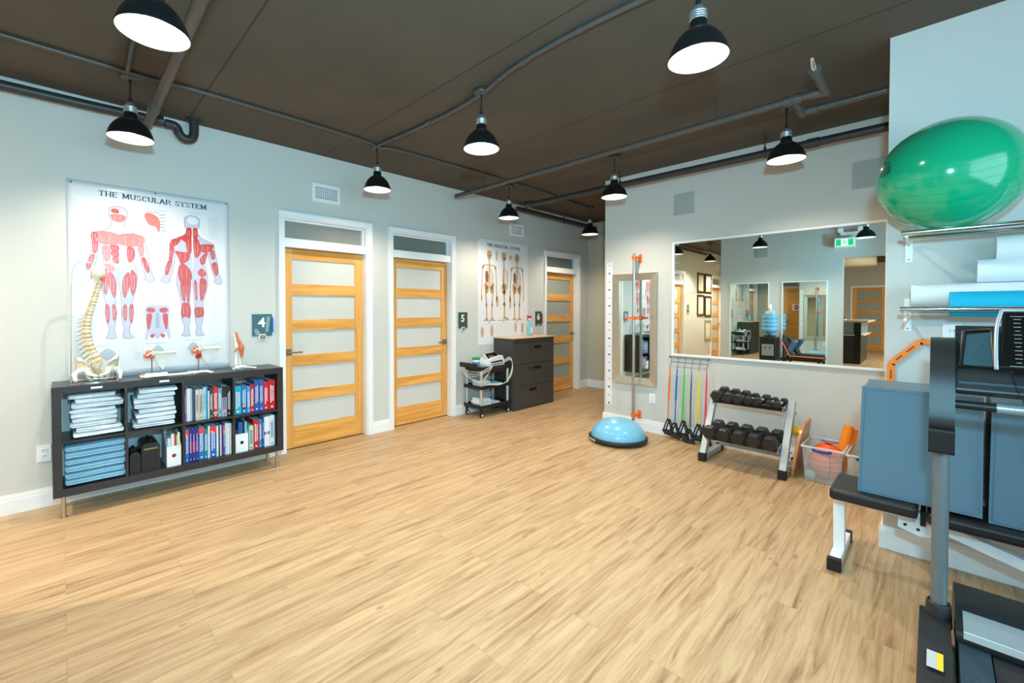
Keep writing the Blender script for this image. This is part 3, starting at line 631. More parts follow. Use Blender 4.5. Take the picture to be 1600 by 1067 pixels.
def figure(dy, muscles_red, muscles_glare, sy=1.0, name='back_view_figure'):
    sh = lambda P: [((p[0]-0.8)*sy+0.8+dy, p[1]) for p in P]
    sil = sh(SIL)
    ar = sum(sil[i-1][0]*sil[i][1]-sil[i][0]*sil[i-1][1] for i in range(len(sil)))
    g = grow(sil, 0.0028 if ar > 0 else -0.0028)
    f = M().flat(g, X0).build(name, FIGO, mp_)
    M().flat(sil, X0+0.0005).build('printed_body', FIGS, f)
    for nm, mt, Ls in (('printed_muscles', RED1, muscles_red), ('printed_glare_muscles', RED2, muscles_glare)):
        if not Ls: continue
        m_ = M(); fb = M()
        for iP, P in enumerate(Ls):
            P = sh(P); cx_ = sum(p[0] for p in P)/len(P); cz_ = sum(p[1] for p in P)/len(P); P = [(cx_+(p[0]-cx_)*1.16, cz_+(p[1]-cz_)*1.07) for p in P]; m_.flat(smooth_closed(P, 3) if len(P) < 8 or P[0][1] < 1.9 else P, X0+0.0008+iP*0.00003)
            zs = [p[1] for p in P]; ys = [p[0] for p in P]; cy = sum(ys)/len(ys); w = max(ys)-min(ys); hgt = max(zs)-min(zs)
            for k in (-0.2, 0.12):
                fb.stroke([(cy+k*w, min(zs)+hgt*0.22), (cy+k*w*1.3, min(zs)+hgt*0.78)], 0.0015, X0+0.0018)
        m_.build(nm, mt, f); fb.build('printed_fibres', FIB, f)
    return f
BACKR = [[(0.764,2.073),(0.793,2.076),(0.792,2.003),(0.761,2.0)],[(0.696,1.984),(0.761,2.023),(0.79,2.003),(0.791,1.893),(0.774,1.845),(0.76,1.901),(0.756,1.959),(0.723,1.978)],[(0.649,1.936),(0.666,1.972),(0.713,1.977),(0.689,1.929),(0.651,1.908)],[(0.688,1.877),(0.75,1.872),(0.775,1.885),(0.774,1.822),(0.74,1.784),(0.72,1.783),(0.702,1.839)],[(0.648,1.902),(0.674,1.899),(0.659,1.812),(0.643,1.811)],[(0.642,1.8),(0.659,1.801),(0.649,1.744),(0.63,1.686),(0.616,1.691),(0.619,1.753)],[(0.715,1.76),(0.749,1.768),(0.783,1.718),(0.789,1.66),(0.757,1.624),(0.719,1.628),(0.705,1.702)],[(0.719,1.62),(0.746,1.621),(0.748,1.519),(0.741,1.461),(0.722,1.519)],[(0.752,1.621),(0.785,1.631),(0.778,1.52),(0.77,1.45),(0.758,1.496)],[(0.726,1.432),(0.746,1.45),(0.775,1.433),(0.782,1.369),(0.772,1.328),(0.749,1.34),(0.727,1.329),(0.721,1.369)],[(0.809,2.075),(0.836,2.078),(0.838,2.008),(0.81,2.005)],[(0.815,2.0),(0.845,1.98),(0.859,1.887),(0.828,1.838),(0.814,1.895)],[(0.864,1.946),(0.952,1.955),(0.93,1.905),(0.889,1.884),(0.864,1.905)],[(0.858,1.828),(0.894,1.878),(0.909,1.874),(0.888,1.795),(0.868,1.782)],[(0.93,1.899),(0.956,1.908),(0.966,1.849),(0.945,1.835)],[(0.945,1.787),(0.976,1.801),(0.989,1.73),(0.975,1.693),(0.955,1.728)],[(0.842,1.709),(0.867,1.746),(0.897,1.701),(0.867,1.675)],[(0.814,1.638),(0.831,1.615),(0.83,1.474),(0.817,1.521)],[(0.856,1.651),(0.897,1.641),(0.891,1.546),(0.86,1.474)],[(0.819,1.403),(0.844,1.415),(0.874,1.403),(0.871,1.344),(0.843,1.33),(0.823,1.333)]]
bf = figure(0.0, BACKR, [])
M().flat(smooth_closed([(0.768,2.135),(0.775,2.168),(0.802,2.178),(0.835,2.165),(0.845,2.130),(0.802,2.112)]), X0+0.0020).build('printed_skull', mat('print_skull_grey', (214,222,232), 0.3, coat=0.5), bf)
M().stroke([(0.803,2.08),(0.803,1.95),(0.802,1.85),(0.803,1.74)], 0.008, X0+0.0022).build('printed_spine', FIB, bf)
mir = lambda P: [(1.604-p[0], p[1]) for p in P]
F1R = [[(0.765,2.14),(0.772,2.165),(0.800,2.160),(0.800,2.135)],[(0.645,1.955),(0.662,1.978),(0.680,1.96),(0.672,1.925),(0.655,1.915)],[(0.652,1.905),(0.682,1.902),(0.674,1.83),(0.655,1.825)],[(0.640,1.80),(0.662,1.80),(0.650,1.74),(0.628,1.69),(0.618,1.72)],
       [(0.757,1.885),(0.797,1.885),(0.797,1.845),(0.762,1.85)],[(0.762,1.842),(0.797,1.838),(0.797,1.80),(0.766,1.805)],[(0.768,1.797),(0.797,1.793),(0.797,1.750),(0.772,1.76)],
       [(0.700,1.66),(0.728,1.70),(0.735,1.58),(0.722,1.51),(0.704,1.57)],[(0.745,1.68),(0.775,1.64),(0.782,1.55),(0.770,1.49),(0.755,1.53),(0.740,1.60)],[(0.722,1.43),(0.740,1.42),(0.742,1.33),(0.730,1.29),(0.719,1.36)],[(0.762,1.43),(0.778,1.42),(0.783,1.36),(0.770,1.31),(0.760,1.35)]]
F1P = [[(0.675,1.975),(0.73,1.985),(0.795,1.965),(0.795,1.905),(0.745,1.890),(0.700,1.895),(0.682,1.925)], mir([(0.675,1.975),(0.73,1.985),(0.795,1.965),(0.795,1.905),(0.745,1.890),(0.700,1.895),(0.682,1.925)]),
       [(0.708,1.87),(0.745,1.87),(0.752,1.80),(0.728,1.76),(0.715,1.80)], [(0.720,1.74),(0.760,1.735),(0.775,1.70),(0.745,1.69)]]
F1R += [mir(p) for p in F1R[3:4]+F1R[7:]] + [[(0.857,1.885),(0.893,1.865),(0.890,1.80),(0.868,1.765),(0.855,1.80)]]
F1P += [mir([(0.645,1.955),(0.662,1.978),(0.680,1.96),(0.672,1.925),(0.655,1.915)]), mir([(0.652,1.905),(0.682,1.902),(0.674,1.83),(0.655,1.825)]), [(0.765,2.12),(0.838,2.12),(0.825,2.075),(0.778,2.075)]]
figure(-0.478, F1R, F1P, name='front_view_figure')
# rib cage / pelvis detail, hand detail, captions
rb = M().flat(smooth_closed([(0.478,1.40),(0.50,1.43),(0.56,1.435),(0.62,1.43),(0.640,1.40),(0.632,1.34),(0.636,1.25),(0.645,1.17),(0.632,1.155),(0.610,1.21),(0.56,1.16),(0.51,1.20),(0.492,1.155),(0.475,1.165),(0.485,1.25),(0.480,1.33)]), X0).build('torso_detail', FIGS, mp_)
r2 = M()
for s in (-1, 1):
    for P in ([(0.018,1.405),(0.050,1.412),(0.074,1.395),(0.050,1.370),(0.016,1.378)], [(0.034,1.355),(0.066,1.36),(0.070,1.30),(0.060,1.23),(0.045,1.27)], [(0.016,1.20),(0.05,1.19),(0.035,1.165)]):
        r2.flat(smooth_closed([(0.558+s*p[0], p[1]) for p in P], 3), X0+0.0006)
r2.build('printed_muscles', RED1, rb)
M().flat([(0.548,1.37),(0.568,1.37),(0.572,1.25),(0.544,1.25)], X0+0.0008).build('printed_spine', mat('print_spine_blue', (150,160,184), 0.3, coat=0.5), rb)
hd = M().flat(smooth_closed([(0.482,2.14),(0.50,2.165),(0.54,2.16),(0.575,2.13),(0.585,2.06),(0.572,2.02),(0.555,2.06),(0.51,2.075)]), X0).build('skull_detail', RED2, mp_)
h2 = M()
for k in range(6): h2.stroke([(0.572+0.004*k, 2.16-0.025*k), (0.62, 2.165-0.026*k)], 0.004, X0+0.0005)
for k in range(4): h2.stroke([(0.495+0.02*k, 2.165), (0.51+0.022*k, 2.185)], 0.003, X0+0.0005)
h2.build('printed_lines', FIGO, hd)
cp_ = M(); r3 = random.Random(3)
def caps(y0, y1, z0, z1, dz, wmin, wmax, al):
    z = z1
    while z > z0:
        w = r3.uniform(wmin, wmax); a = y0 if al == 'l' else y1-w
        cp_.stroke([(a, z), (a+w, z)], 0.0024, X0); z -= dz
caps(0.06, 0.12, 1.0, 2.2, 0.022, 0.02, 0.06, 'l'); caps(0.43, 0.60, 1.48, 1.98, 0.022, 0.02, 0.10, 'l'); caps(0.50, 0.60, 1.46, 1.9, 0.024, 0.02, 0.07, 'r')
caps(0.93, 1.05, 1.05, 1.55, 0.022, 0.03, 0.10, 'l'); caps(0.92, 1.04, 2.0, 2.19, 0.012, 0.06, 0.09, 'l'); caps(0.40, 0.46, 1.0, 1.45, 0.022, 0.02, 0.05, 'l'); caps(0.66, 0.70, 1.2, 1.5, 0.022, 0.02, 0.04, 'l')
for a, b, z in ((0.28,0.36,2.215),(0.76,0.86,2.212),(0.48,0.63,2.197),(0.50,0.62,1.455),(0.48,0.62,1.125),(0.74,0.86,1.14),(0.12,0.26,1.12),(0.40,1.02,0.925)): cp_.stroke([(a, z), (b, z)], 0.004, X0)
for (a, b, z) in ((0.52,0.60,1.06),(0.76,0.84,1.07),(0.20,0.30,1.05)): cp_.flat(smooth_closed([(a, z), ((a+b)/2, z+0.05), (b, z), ((a+b)/2, z-0.04)]), X0)
cp_.build('captions', INKG, mp_)
GROM = mat('pin_metal', (90,92,96), 0.4, 0.8)
for y, z in ((0.062, 2.325), (0.555, 2.328), (1.055, 2.328)): M().ball((0.006, y, z), 0.006, 10, 6).build('pin', GROM, mp_)

# ------------------------------------------------------------------ skeletal system poster
sk = thing('anatomy_poster', 'white skeletal system chart with three brown skeletons above the filing cabinet', 'poster', (0.003, 4.63, 0.90))
M().box(0.0015, 0.0035, 4.105, 5.155, 0.90, 2.372).build('poster_sheet', mat('matte_poster', (232,234,238), 0.35, bump=0.2, bscale=4), sk)
X1 = 0.0042; TAN = mat('print_tan', (206,176,150), 0.4)
slab_text(sk, 'title_lettering', 'THE SKELETAL SYSTEM', 4.285, 4.97, 2.285, 0.034, X1, INKD, 0.26)
def skeleton(cy, mode, nm):
    b = M(); d = M()
    b.flat(smooth_closed([(cy-0.045,2.17),(cy-0.03,2.215),(cy+0.02,2.222),(cy+0.048,2.18),(cy+0.035,2.12),(cy,2.085),(cy-0.03,2.11)]), X1)
    b.stroke([(cy,2.09),(cy+0.005,1.95),(cy-0.005,1.80),(cy,1.70)], 0.022, X1)
    if mode == 'side':
        for k in range(9): d.stroke([(cy+0.01,1.98-0.03*k),(cy+0.06+0.02*math.sin(k/8*PI),1.96-0.03*k),(cy+0.09,1.93-0.03*k)], 0.007, X1+0.0004)
        b.flat(smooth_closed([(cy-0.05,1.74),(cy+0.04,1.76),(cy+0.05,1.66),(cy-0.02,1.62)]), X1)
        b.stroke([(cy,2.0),(cy-0.03,1.86),(cy,1.72),(cy+0.03,1.60)], 0.014, X1)
        b.stroke([(cy,1.66),(cy+0.015,1.46),(cy+0.01,1.28)], 0.026, X1); b.flat([(cy-0.03,1.255),(cy+0.11,1.245),(cy+0.10,1.265),(cy+0.01,1.29)], X1)
        d.flat(smooth_closed([(cy-0.02,1.47),(cy+0.01,1.50),(cy+0.035,1.47),(cy+0.01,1.44)]), X1+0.0004)
        d.flat(smooth_closed([(cy-0.01,2.14),(cy+0.03,2.15),(cy+0.03,2.12),(cy,2.11)]), X1+0.0004)
    else:
        for k in range(9):
            w = 0.085*math.sin(0.5+k/8*1.9); z = 1.985-0.028*k
            for s in (-1, 1): b.stroke([(cy,z+0.005),(cy+s*w*0.8,z),(cy+s*w,z-0.022),(cy+s*w*0.5,z-0.034)], 0.007, X1)
        for s in (-1, 1):
            b.stroke([(cy,2.02),(cy+s*0.115,2.01)], 0.014, X1)
            b.flat(smooth_closed([(cy+s*0.105,2.02),(cy+s*0.14,1.99),(cy+s*0.12,1.96),(cy+s*0.10,1.98)]), X1)
            b.stroke([(cy+s*0.128,1.99),(cy+s*0.138,1.82),(cy+s*0.148,1.66),(cy+s*0.15,1.58)], 0.016, X1)
            b.flat(smooth_closed([(cy+s*0.14,1.585),(cy+s*0.162,1.585),(cy+s*0.155,1.51),(cy+s*0.142,1.51)]), X1)
            b.flat(smooth_closed([(cy+s*0.01,1.70),(cy+s*0.085,1.775),(cy+s*0.095,1.70),(cy+s*0.06,1.62),(cy+s*0.03,1.63)]), X1)
            b.stroke([(cy+s*0.075,1.665),(cy+s*0.055,1.46),(cy+s*0.05,1.28)], 0.021, X1)
            d.flat(smooth_closed([(cy+s*0.04,1.46),(cy+s*0.055,1.49),(cy+s*0.072,1.46),(cy+s*0.055,1.43)]), X1+0.0004)
            b.flat([(cy+s*0.03,1.27),(cy+s*0.07,1.28),(cy+s*0.09,1.245),(cy+s*0.02,1.245)], X1)
            d.flat(smooth_closed([(cy+s*0.012,2.155),(cy+s*0.03,2.16),(cy+s*0.03,2.14),(cy+s*0.012,2.138)]), X1+0.0004)
            d.flat(smooth_closed([(cy+s*0.03,1.72),(cy+s*0.065,1.74),(cy+s*0.06,1.68),(cy+s*0.035,1.68)]), X1+0.0004)
        d.flat(smooth_closed([(cy-0.075,1.93),(cy-0.02,1.90),(cy-0.03,1.78),(cy-0.07,1.80)]), X1+0.0004)
    f = b.build(nm, BONE, sk); d.build('printed_shading_lines', BONED, f)
    for s in (0,): M().stroke([(cy-0.12,1.238),(cy+0.13,1.238)], 0.006, X1).build('printed_base_line', INKD, f)
skeleton(4.327, 'front', 'front_skeleton'); skeleton(4.625, 'side', 'side_skeleton'); skeleton(4.91, 'back', 'back_skeleton')
sm = M()
for cy, cz, w, h in ((4.475,2.16,0.02,0.07),(4.77,2.16,0.03,0.03),(4.49,1.50,0.025,0.07),(4.76,1.49,0.022,0.08),(4.19,1.08,0.03,0.07),(4.38,1.09,0.035,0.08),(4.88,1.12,0.03,0.07),(5.03,1.11,0.03,0.07)):
    sm.flat(smooth_closed([(cy-w,cz),(cy-w*.6,cz+h),(cy+w*.6,cz+h*.9),(cy+w,cz),(cy+w*.5,cz-h),(cy-w*.6,cz-h*.9)]), X1)
sm.build('joint_details', TAN, sk)
lb = M(); 
for cy in (4.327,4.625,4.91): lb.box(0.004,0.0046,cy-0.008,cy+0.008,1.205,1.222)
lb.build('figure_numbers', INKD, sk)
lc = M()
for k in range(7):
    for j in range(9): lc.stroke([(4.46+0.055*k, 1.16-0.016*j), (4.46+0.055*k+0.035, 1.16-0.016*j)], 0.003, X1)
lc.stroke([(4.15,1.185),(5.08,1.185)], 0.003, X1)
lc.build('captions', INKG, sk)
for y, z in ((4.115, 2.362), (5.146, 2.362)): M().ball((0.005, y, z), 0.005, 10, 6).build('pin', GROM, sk)
# ------------------------------------------------------------------ bookshelf
SHELFM = wood_mat('black_brown_shelf', (42,37,38), (30,26,27), 'y', 1.0, 0.38)
SY0, SY1, SZ0, SZ1, SX = -0.053, 1.405, 0.147, 0.883, 0.36
bs = thing('bookshelf', 'long low black-brown eight-cube shelf on steel legs below the muscular poster', 'shelf', (0.19, 0.676, 0.0))
M().box(0.02, SX, SY0, SY1, SZ1-0.049, SZ1).build('top_panel', SHELFM, bs, bevel=0.0015)
M().box(0.02, SX, SY0, SY1, SZ0, SZ0+0.049).build('bottom_panel', SHELFM, bs, bevel=0.0015)
for a in (SY0, SY1-0.047): M().box(0.02, SX, a, a+0.047, SZ0+0.049, SZ1-0.049).build('side_panel', SHELFM, bs, bevel=0.0015)
DIV = [0.327, 0.669, 1.016]
for d in DIV: M().box(0.022, SX-0.004, d-0.008, d+0.008, SZ0+0.049, SZ1-0.049).build('divider', SHELFM, bs)
ed = [SY0+0.047]+DIV+[SY1-0.047]; ZM = 0.508
for i in range(4): M().box(0.022, SX-0.004, ed[i]+(0.008 if i else 0), ed[i+1]-(0.008 if i < 3 else 0), ZM-0.008, ZM+0.008).build('shelf_board', SHELFM, bs)
for y in (SY0+0.05, SY1-0.045):
    for x in (0.075, 0.325):
        M().tube([(x, y, 0.006), (x, y, SZ0)], 0.0125, 16).tube([(x, y, 0.0), (x, y, 0.006)], 0.019, 16).build('leg', STEEL, bs)
M().box(0.07, 0.33, SY0+0.03, SY1-0.03, SZ0-0.012, SZ0).build('rail', mat('grey_rail', (120,130,138), 0.4, 0.6), bs)
for y in (0.17, 0.55): M().box(SX, SX+0.0012, y-0.030, y+0.030, 0.852, 0.866).build('shelf_label', WHITE, bs)
for y in DIV: M().ball((SX-0.002, y, 0.826), 0.006, 12, 8).build('cap', NICKEL, bs)
TZ = SZ1
# towels -------------------------------------------------------------
def towel_mesh(w, d, h, seed, rough=0.0, taper=0.0):
    """folded towel, rounded fold towards +x, lying on z=0"""
    m = M(); n = 18; k = 20; vs_ = []; fs = []; r = random.Random(seed); ph = r.uniform(0, 9)
    for i in range(n+1):
        y = -w/2+w*i/n; e = 1.0-0.10*max(0, abs(2*i/n-1)-0.7)/0.3
        for j in range(k):
            t = 2*PI*j/k; c, s_ = math.cos(t), math.sin(t)
            x = (abs(c)**0.6)*(1 if c > 0 else -1)*d/2; z = h/2+(abs(s_)**0.8)*(1 if s_ > 0 else -1)*h/2*e
            nx = noise.noise((y*9+ph, z*30, seed)); nz = noise.noise((y*7+ph, x*6, seed+3.1))
            if s_ > -0.2: z += nz*(0.003+rough*0.010)
            x += nx*(0.004+rough*0.016)
            vs_.append((x, y+nx*rough*0.012, max(z, 0)))
    for i in range(n):
        for j in range(k): fs.append((i*k+j, i*k+(j+1) % k, (i+1)*k+(j+1) % k, (i+1)*k+j))
    m.add(vs_, fs, True); m.add(vs_[:k], [tuple(range(k-1, -1, -1))], True); m.add(vs_[-k:], [tuple(range(k))], True)
    # inner fold edges on the front
    for q in ((0.36,) if h < 0.04 else (0.33, 0.66)):
        m.tube([(d/2+0.002+0.002*noise.noise((y_*8, seed, 1)), y_, h*q+0.002*noise.noise((y_*6, seed, 5))) for y_ in [-w/2*0.96+w*0.96*i/12 for i in range(13)]], h*0.12, 6)
    return m
TW = mat('white_linen', (226,234,240), 0.9, bump=0.4, bscale=90, var=0.04, vscale=20); TB = mat('light_blue_terry', (150,200,226), 0.95, bump=0.5, bscale=220, var=0.05, vscale=30)
def stack(n, z0, yc, w, h, m, labels, group, seed, jit, rough, cat='towel', x=0.175, d=0.30, nm='folded_towel'):
    z = z0; r = random.Random(seed)
    for i in range(n):
        hh = h*r.uniform(0.88, 1.12); ww = w*r.uniform(1-jit, 1)
        o = towel_mesh(ww, d, hh, seed*10+i, rough).build(nm, m)
        o.location = (x+r.uniform(-1, 1)*jit*0.05, yc+r.uniform(-1, 1)*jit*0.10, z); o.rotation_euler = (0, 0, r.uniform(-1, 1)*jit*0.25)
        tag(o, labels(i, n), cat, group); z += hh*0.84
    return z
ORD = ['lowest', 'second lowest', 'third from the bottom', 'fourth from the bottom', 'fifth from the bottom', 'sixth from the bottom', 'seventh from the bottom', 'eighth from the bottom', 'ninth from the bottom', 'tenth from the bottom']
def lab(kind, where): return lambda i, n: '%s, %s %s' % (kind, ('topmost' if i == n-1 else ORD[i]), where)
stack(6, 0.197, 0.162, 0.315, 0.0555, TB, lab('thick folded light blue towel', 'of the bottom left cube pile'), 'blue towels in the bottom left cube', 3, 0.02, 0.05)
stack(9, ZM+0.008, 0.165, 0.278, 0.0375, TW, lab('folded white sheet', 'of the untidy top left cube pile'), 'white linen in the top left cube', 5, 0.16, 1.3, nm='folded_sheet', cat='linen')
stack(8, ZM+0.008, 0.505, 0.250, 0.0415, TW, lab('folded white pillowcase', 'of the tidy pile in the second top cube'), 'white linen in the second top cube', 6, 0.14, 0.7, nm='folded_pillowcase', cat='linen')
# books --------------------------------------------------------------
PAPER = mat('book_paper', (222,226,222), 0.8)
INKW = mat('spine_ink_white', (236,238,238), 0.5); INKK = mat('spine_ink_dark', (40,44,54), 0.5)
def bcol(c, i): return mat('book_cover_%d_%d_%d' % c, c, 0.35, var=0.05, vscale=25)
def book(y, w, h, d, z, col, label, group, ink='w', band=None, style='lines', lean=0.0, x=None, spiral=False, seed=0):
    xf = (SX-0.040) if x is None else x
    t = thing('book', label, 'book', (xf-d/2, y+w/2, z), group=group)
    xb = xf-d; c = bcol(col, 0)
    if spiral:
        M().box(xb, xf, y, y+w, z+0.002, z+h).build('cover', c, t, bevel=0.001)
        m = M()
        for k in range(22): 
            zz = z+0.01+(h-0.02)*k/21; m.tube([(xf-0.002+0.007*math.cos(a), y+w*0.80, zz+0.006*math.sin(a)) for a in [2*PI*q/8 for q in range(8)]], 0.0015, 5, closed=True)
        m.build('spiral_binding', BLACK, t); return t
    m = M().box(xb, xf, y, y+0.002, z, z+h).box(xb, xf, y+w-0.002, y+w, z, z+h).box(xf-0.003, xf, y+0.002, y+w-0.002, z, z+h)
    m.build('cover', c, t, bevel=0.0008)
    M().box(xb+0.003, xf-0.003, y+0.002, y+w-0.002, z+0.002, z+h-0.005).build('pages', PAPER, t)
    if band: M().box(xf, xf+0.0006, y+0.0005, y+w-0.0005, z+h*band[1], z+h*band[2]).build('spine_band', mat('band_%d_%d_%d' % band[0], band[0], 0.4), t)
    if w > 0.012:
        r = random.Random(seed+int(y*1000)); m = M(); zz = z+h*0.22; rows = 2 if w > 0.022 else 1
        for q in range(rows):
            yy = y+w*(0.5 if rows == 1 else (0.34+0.32*q)); zz = z+h*r.uniform(0.2, 0.32)
            while zz < z+h*0.80:
                l = r.uniform(0.006, 0.016); m.box(xf+0.0006, xf+0.0010, yy-w*0.09, yy+w*0.09, zz, zz+l); zz += l+0.0035
        m.box(xf+0.0006, xf+0.0010, y+w*0.35, y+w*0.65, z+h*0.06, z+h*0.06+w*0.3)
        m.build('spine_lettering', INKW if ink == 'w' else INKK, t)
    return t
def row(y0, y1, specs, z, group):
    tot = sum(s[0] for s in specs); k = (y1-y0)/tot; y = y0
    for i, s in enumerate(specs):
        w = s[0]*k
        kw = s[4] if len(s) > 4 else {}
        book(y+0.0006, w-0.0012, s[1], s[2] if s[2] else 0.21, z, s[3][0], s[3][1], group, seed=i, **kw); y += w
zt = ZM+0.009; zb = SZ0+0.050
g = 'books in the third cube of the top row'
row(0.680, 1.004, [
 (20, .252, .20, ((120,70,140), 'thin purple-edged book at the left end of the third top cube')),
 (52, .258, .21, ((224,228,236), 'thick white spiral-bound manual with black coil in the third top cube'), dict(spiral=True)),
 (30, .250, .20, ((60,82,112), 'navy ring-bound book right of the spiral manual'), dict(spiral=True)),
 (34, .245, .20, ((214,206,194), 'cream hardback, left one of the cream pair'), dict(ink='k')),
 (42, .245, .20, ((204,196,184), 'cream hardback, right one of the cream pair'), dict(ink='k')),
 (28, .258, .21, ((170,214,234), 'pale blue slim book right of the cream pair'), dict(ink='k')),
 (18, .262, .21, ((40,150,180), 'thin teal book with pale edge in the third top cube')),
 (16, .225, .18, ((232,226,214), 'thin white booklet left of the dark teal book')),
 (36, .240, .20, ((22,74,90), 'dark teal book left of the bright red one')),
 (48, .250, .21, ((212,36,34), 'bright red thick book in the third top cube'), dict(band=((150,196,160), .12, .20))),
 (40, .235, .21, ((112,158,186), 'grey-blue book right of the bright red one')),
 (52, .255, .23, ((178,168,184), 'tall lilac-grey book with a black top band'), dict(ink='k', band=((30,30,34), .62, .99))),
 (44, .240, .23, ((30,32,36), 'black book at the right end of the third top cube'))], zt, g)
g = 'books in the last cube of the top row'
row(1.027, 1.352, [
 (64, .235, .19, ((28,168,196), 'turquoise hardback at the left end of the last top cube')),
 (50, .238, .20, ((46,116,180), 'mid-blue book with a picture on its spine'), dict(band=((60,70,90), .15, .40))),
 (30, .225, .20, ((56,160,222), 'slim sky-blue book in the last top cube')),
 (38, .238, .22, ((196,28,52), 'crimson book left of the two tall blue ones')),
 (48, .270, .22, ((34,88,168), 'tall royal blue volume, left one of the matching pair')),
 (40, .272, .22, ((38,94,176), 'tall royal blue volume, right one of the matching pair')),
 (50, .248, .21, ((204,30,44), 'red volume with white title, second from the shelf end')),
 (66, .256, .23, ((206,26,42), 'widest red volume at the right end of the top row'))], zt, g)
g = 'books in the third cube of the bottom row'
bt = ((226,70,62), .78, .97)
row(0.682, 1.004, [
 (36, .262, .21, ((24,108,190), 'blue magazine with a red top at the left end of the row'), dict(band=bt)),
 (30, .258, .21, ((52,46,134), 'indigo magazine with a magenta middle, left of three'), dict(band=((150,50,120), .28, .62))),
 (30, .258, .21, ((56,50,140), 'indigo magazine with a magenta middle, centre of three'), dict(band=((156,54,124), .28, .62))),
 (30, .260, .21, ((48,52,146), 'indigo magazine with a magenta middle, right of three'), dict(band=((140,50,124), .28, .62))),
 (52, .264, .22, ((26,116,192), 'wide blue volume with a salmon-red top, after the indigo ones'), dict(band=bt)),
 (38, .240, .20, ((40,128,160), 'teal-blue book in the middle of the third bottom cube')),
 (18, .262, .21, ((232,232,226), 'thin white book left of the second red-topped volume')),
 (64, .262, .22, ((28,98,190), 'widest blue volume with a red top, mid row'), dict(band=((232,58,48), .76, .96))),
 (22, .250, .21, ((226,220,206), 'ivory slim book right of the widest red-topped volume')),
 (14, .240, .20, ((36,56,110), 'very thin navy book in the third bottom cube')),
 (16, .252, .21, ((216,222,230), 'thin light grey book beside the very thin navy one')),
 (16, .258, .20, ((90,40,100), 'thin purple magazine in the third bottom cube')),
 (20, .250, .20, ((36,96,178), 'blue magazine with a pink top strip'), dict(band=((226,96,130), .70, .98))),
 (20, .262, .21, ((214,218,226), 'grey-white folder, third from the cube divider')),
 (22, .258, .21, ((230,232,232), 'white folder, second from the cube divider')),
 (24, .256, .21, ((204,210,212), 'pale grey folder touching the cube divider'))], zb, g)
g = 'books in the last cube of the bottom row'
row(1.137, 1.352, [
 (48, .205, .19, ((180,212,200), 'pale green booklet set beside the white magazine file'), dict(ink='k')),
 (60, .250, .21, ((194,34,30), 'red hardback with a gold emblem in the last bottom cube')),
 (34, .248, .21, ((40,124,184), 'blue book right of the red hardback with the emblem')),
 (24, .262, .21, ((24,72,150), 'dark blue slim book left of the white binder')),
 (62, .262, .23, ((226,230,238), 'white binder with blue mark on its spine'), dict(band=((30,70,170), .40, .50))),
 (54, .268, .22, ((224,228,234), 'white binder at the right end of the bottom row'), dict(ink='k')),
 (14, .262, .20, ((70,120,150), 'thin blue book against the right side panel'))], zb, g)
# magazine files ------------------------------------------------------
FILEW = mat('white_card_file', (232,236,240), 0.55)
def magfile(y, w, label, contents):
    t = thing('magazine_file', label, 'file box', (0.2, y+w/2, zb), group='white magazine files')
    xf = SX-0.024; h = 0.155; H2 = 0.255
    m = M().box(xf-0.003, xf, y, y+w, zb, zb+h)
    for yy in (y, y+w-0.003): m.prism([(xf-0.003, zb), (xf-0.003, zb+h), (xf-0.13, zb+H2), (xf-0.235, zb+H2), (xf-0.235, zb)], 'y', yy, yy+0.003)
    m.box(xf-0.235, xf-0.003, y+0.003, y+w-0.003, zb, zb+0.003).box(xf-0.235, xf-0.232, y+0.003, y+w-0.003, zb+0.003, zb+H2)
    m.build('file_body', FILEW, t)
    r = M().prism([(xf+0.0006*0+0, 0)]*0 or [(y+w*0.5+0.014*math.cos(a), zb+h*0.52+0.014*math.sin(a)) for a in [2*PI*q/18 for q in range(18)]], 'x', xf, xf+0.0008)
    r.build('round_mark', mat('mark_navy', (28,40,96), 0.5), t)
    r = M().prism([(y+w*0.5+0.004+0.009*math.cos(a), zb+h*0.52-0.003+0.009*math.sin(a)) for a in [2*PI*q/14 for q in range(14)]], 'x', xf+0.0008, xf+0.0014)
    r.build('round_mark_inner', contents[0][3], t)
    yy = y+0.006
    for (ww, hh, col, _, lb2) in contents:
        o = M().box(xf-0.21, xf-0.012, yy, yy+ww, zb+0.004, zb+hh).build('magazine', mat('mag_%d_%d_%d' % col, col, 0.4), None, bevel=0.001)
        tag(o, lb2, 'magazine', 'magazines in the file boxes'); yy += ww+0.0015
magfile(0.563, 0.090, 'white magazine file with a navy and red dot beside the black cases',
        [(0.022, .215, (206,218,222), mat('mark_red', (206,40,50), 0.5), 'pale stapled papers in the left magazine file'),
         (0.020, .245, (224,228,230), None, 'tall white catalogue in the left magazine file'),
         (0.009, .235, (196,40,36), None, 'thin red brochure in the left magazine file'),
         (0.006, .230, (216,196,70), None, 'thin yellow leaflet behind the red brochure'),
         (0.016, .250, (232,232,226), None, 'white catalogue at the right of the left magazine file')])
magfile(1.030, 0.095, 'white magazine file with a dark dot in the last bottom cube',
        [(0.018, .190, (48,58,60), mat('mark_dark', (24,26,34), 0.5), 'short dark booklet in the right magazine file'),
         (0.030, .250, (34,92,160), None, 'blue catalogue in the right magazine file'),
         (0.014, .245, (30,34,40), None, 'black catalogue in the right magazine file'),
         (0.016, .248, (110,190,220), None, 'pale blue catalogue in the right magazine file')])
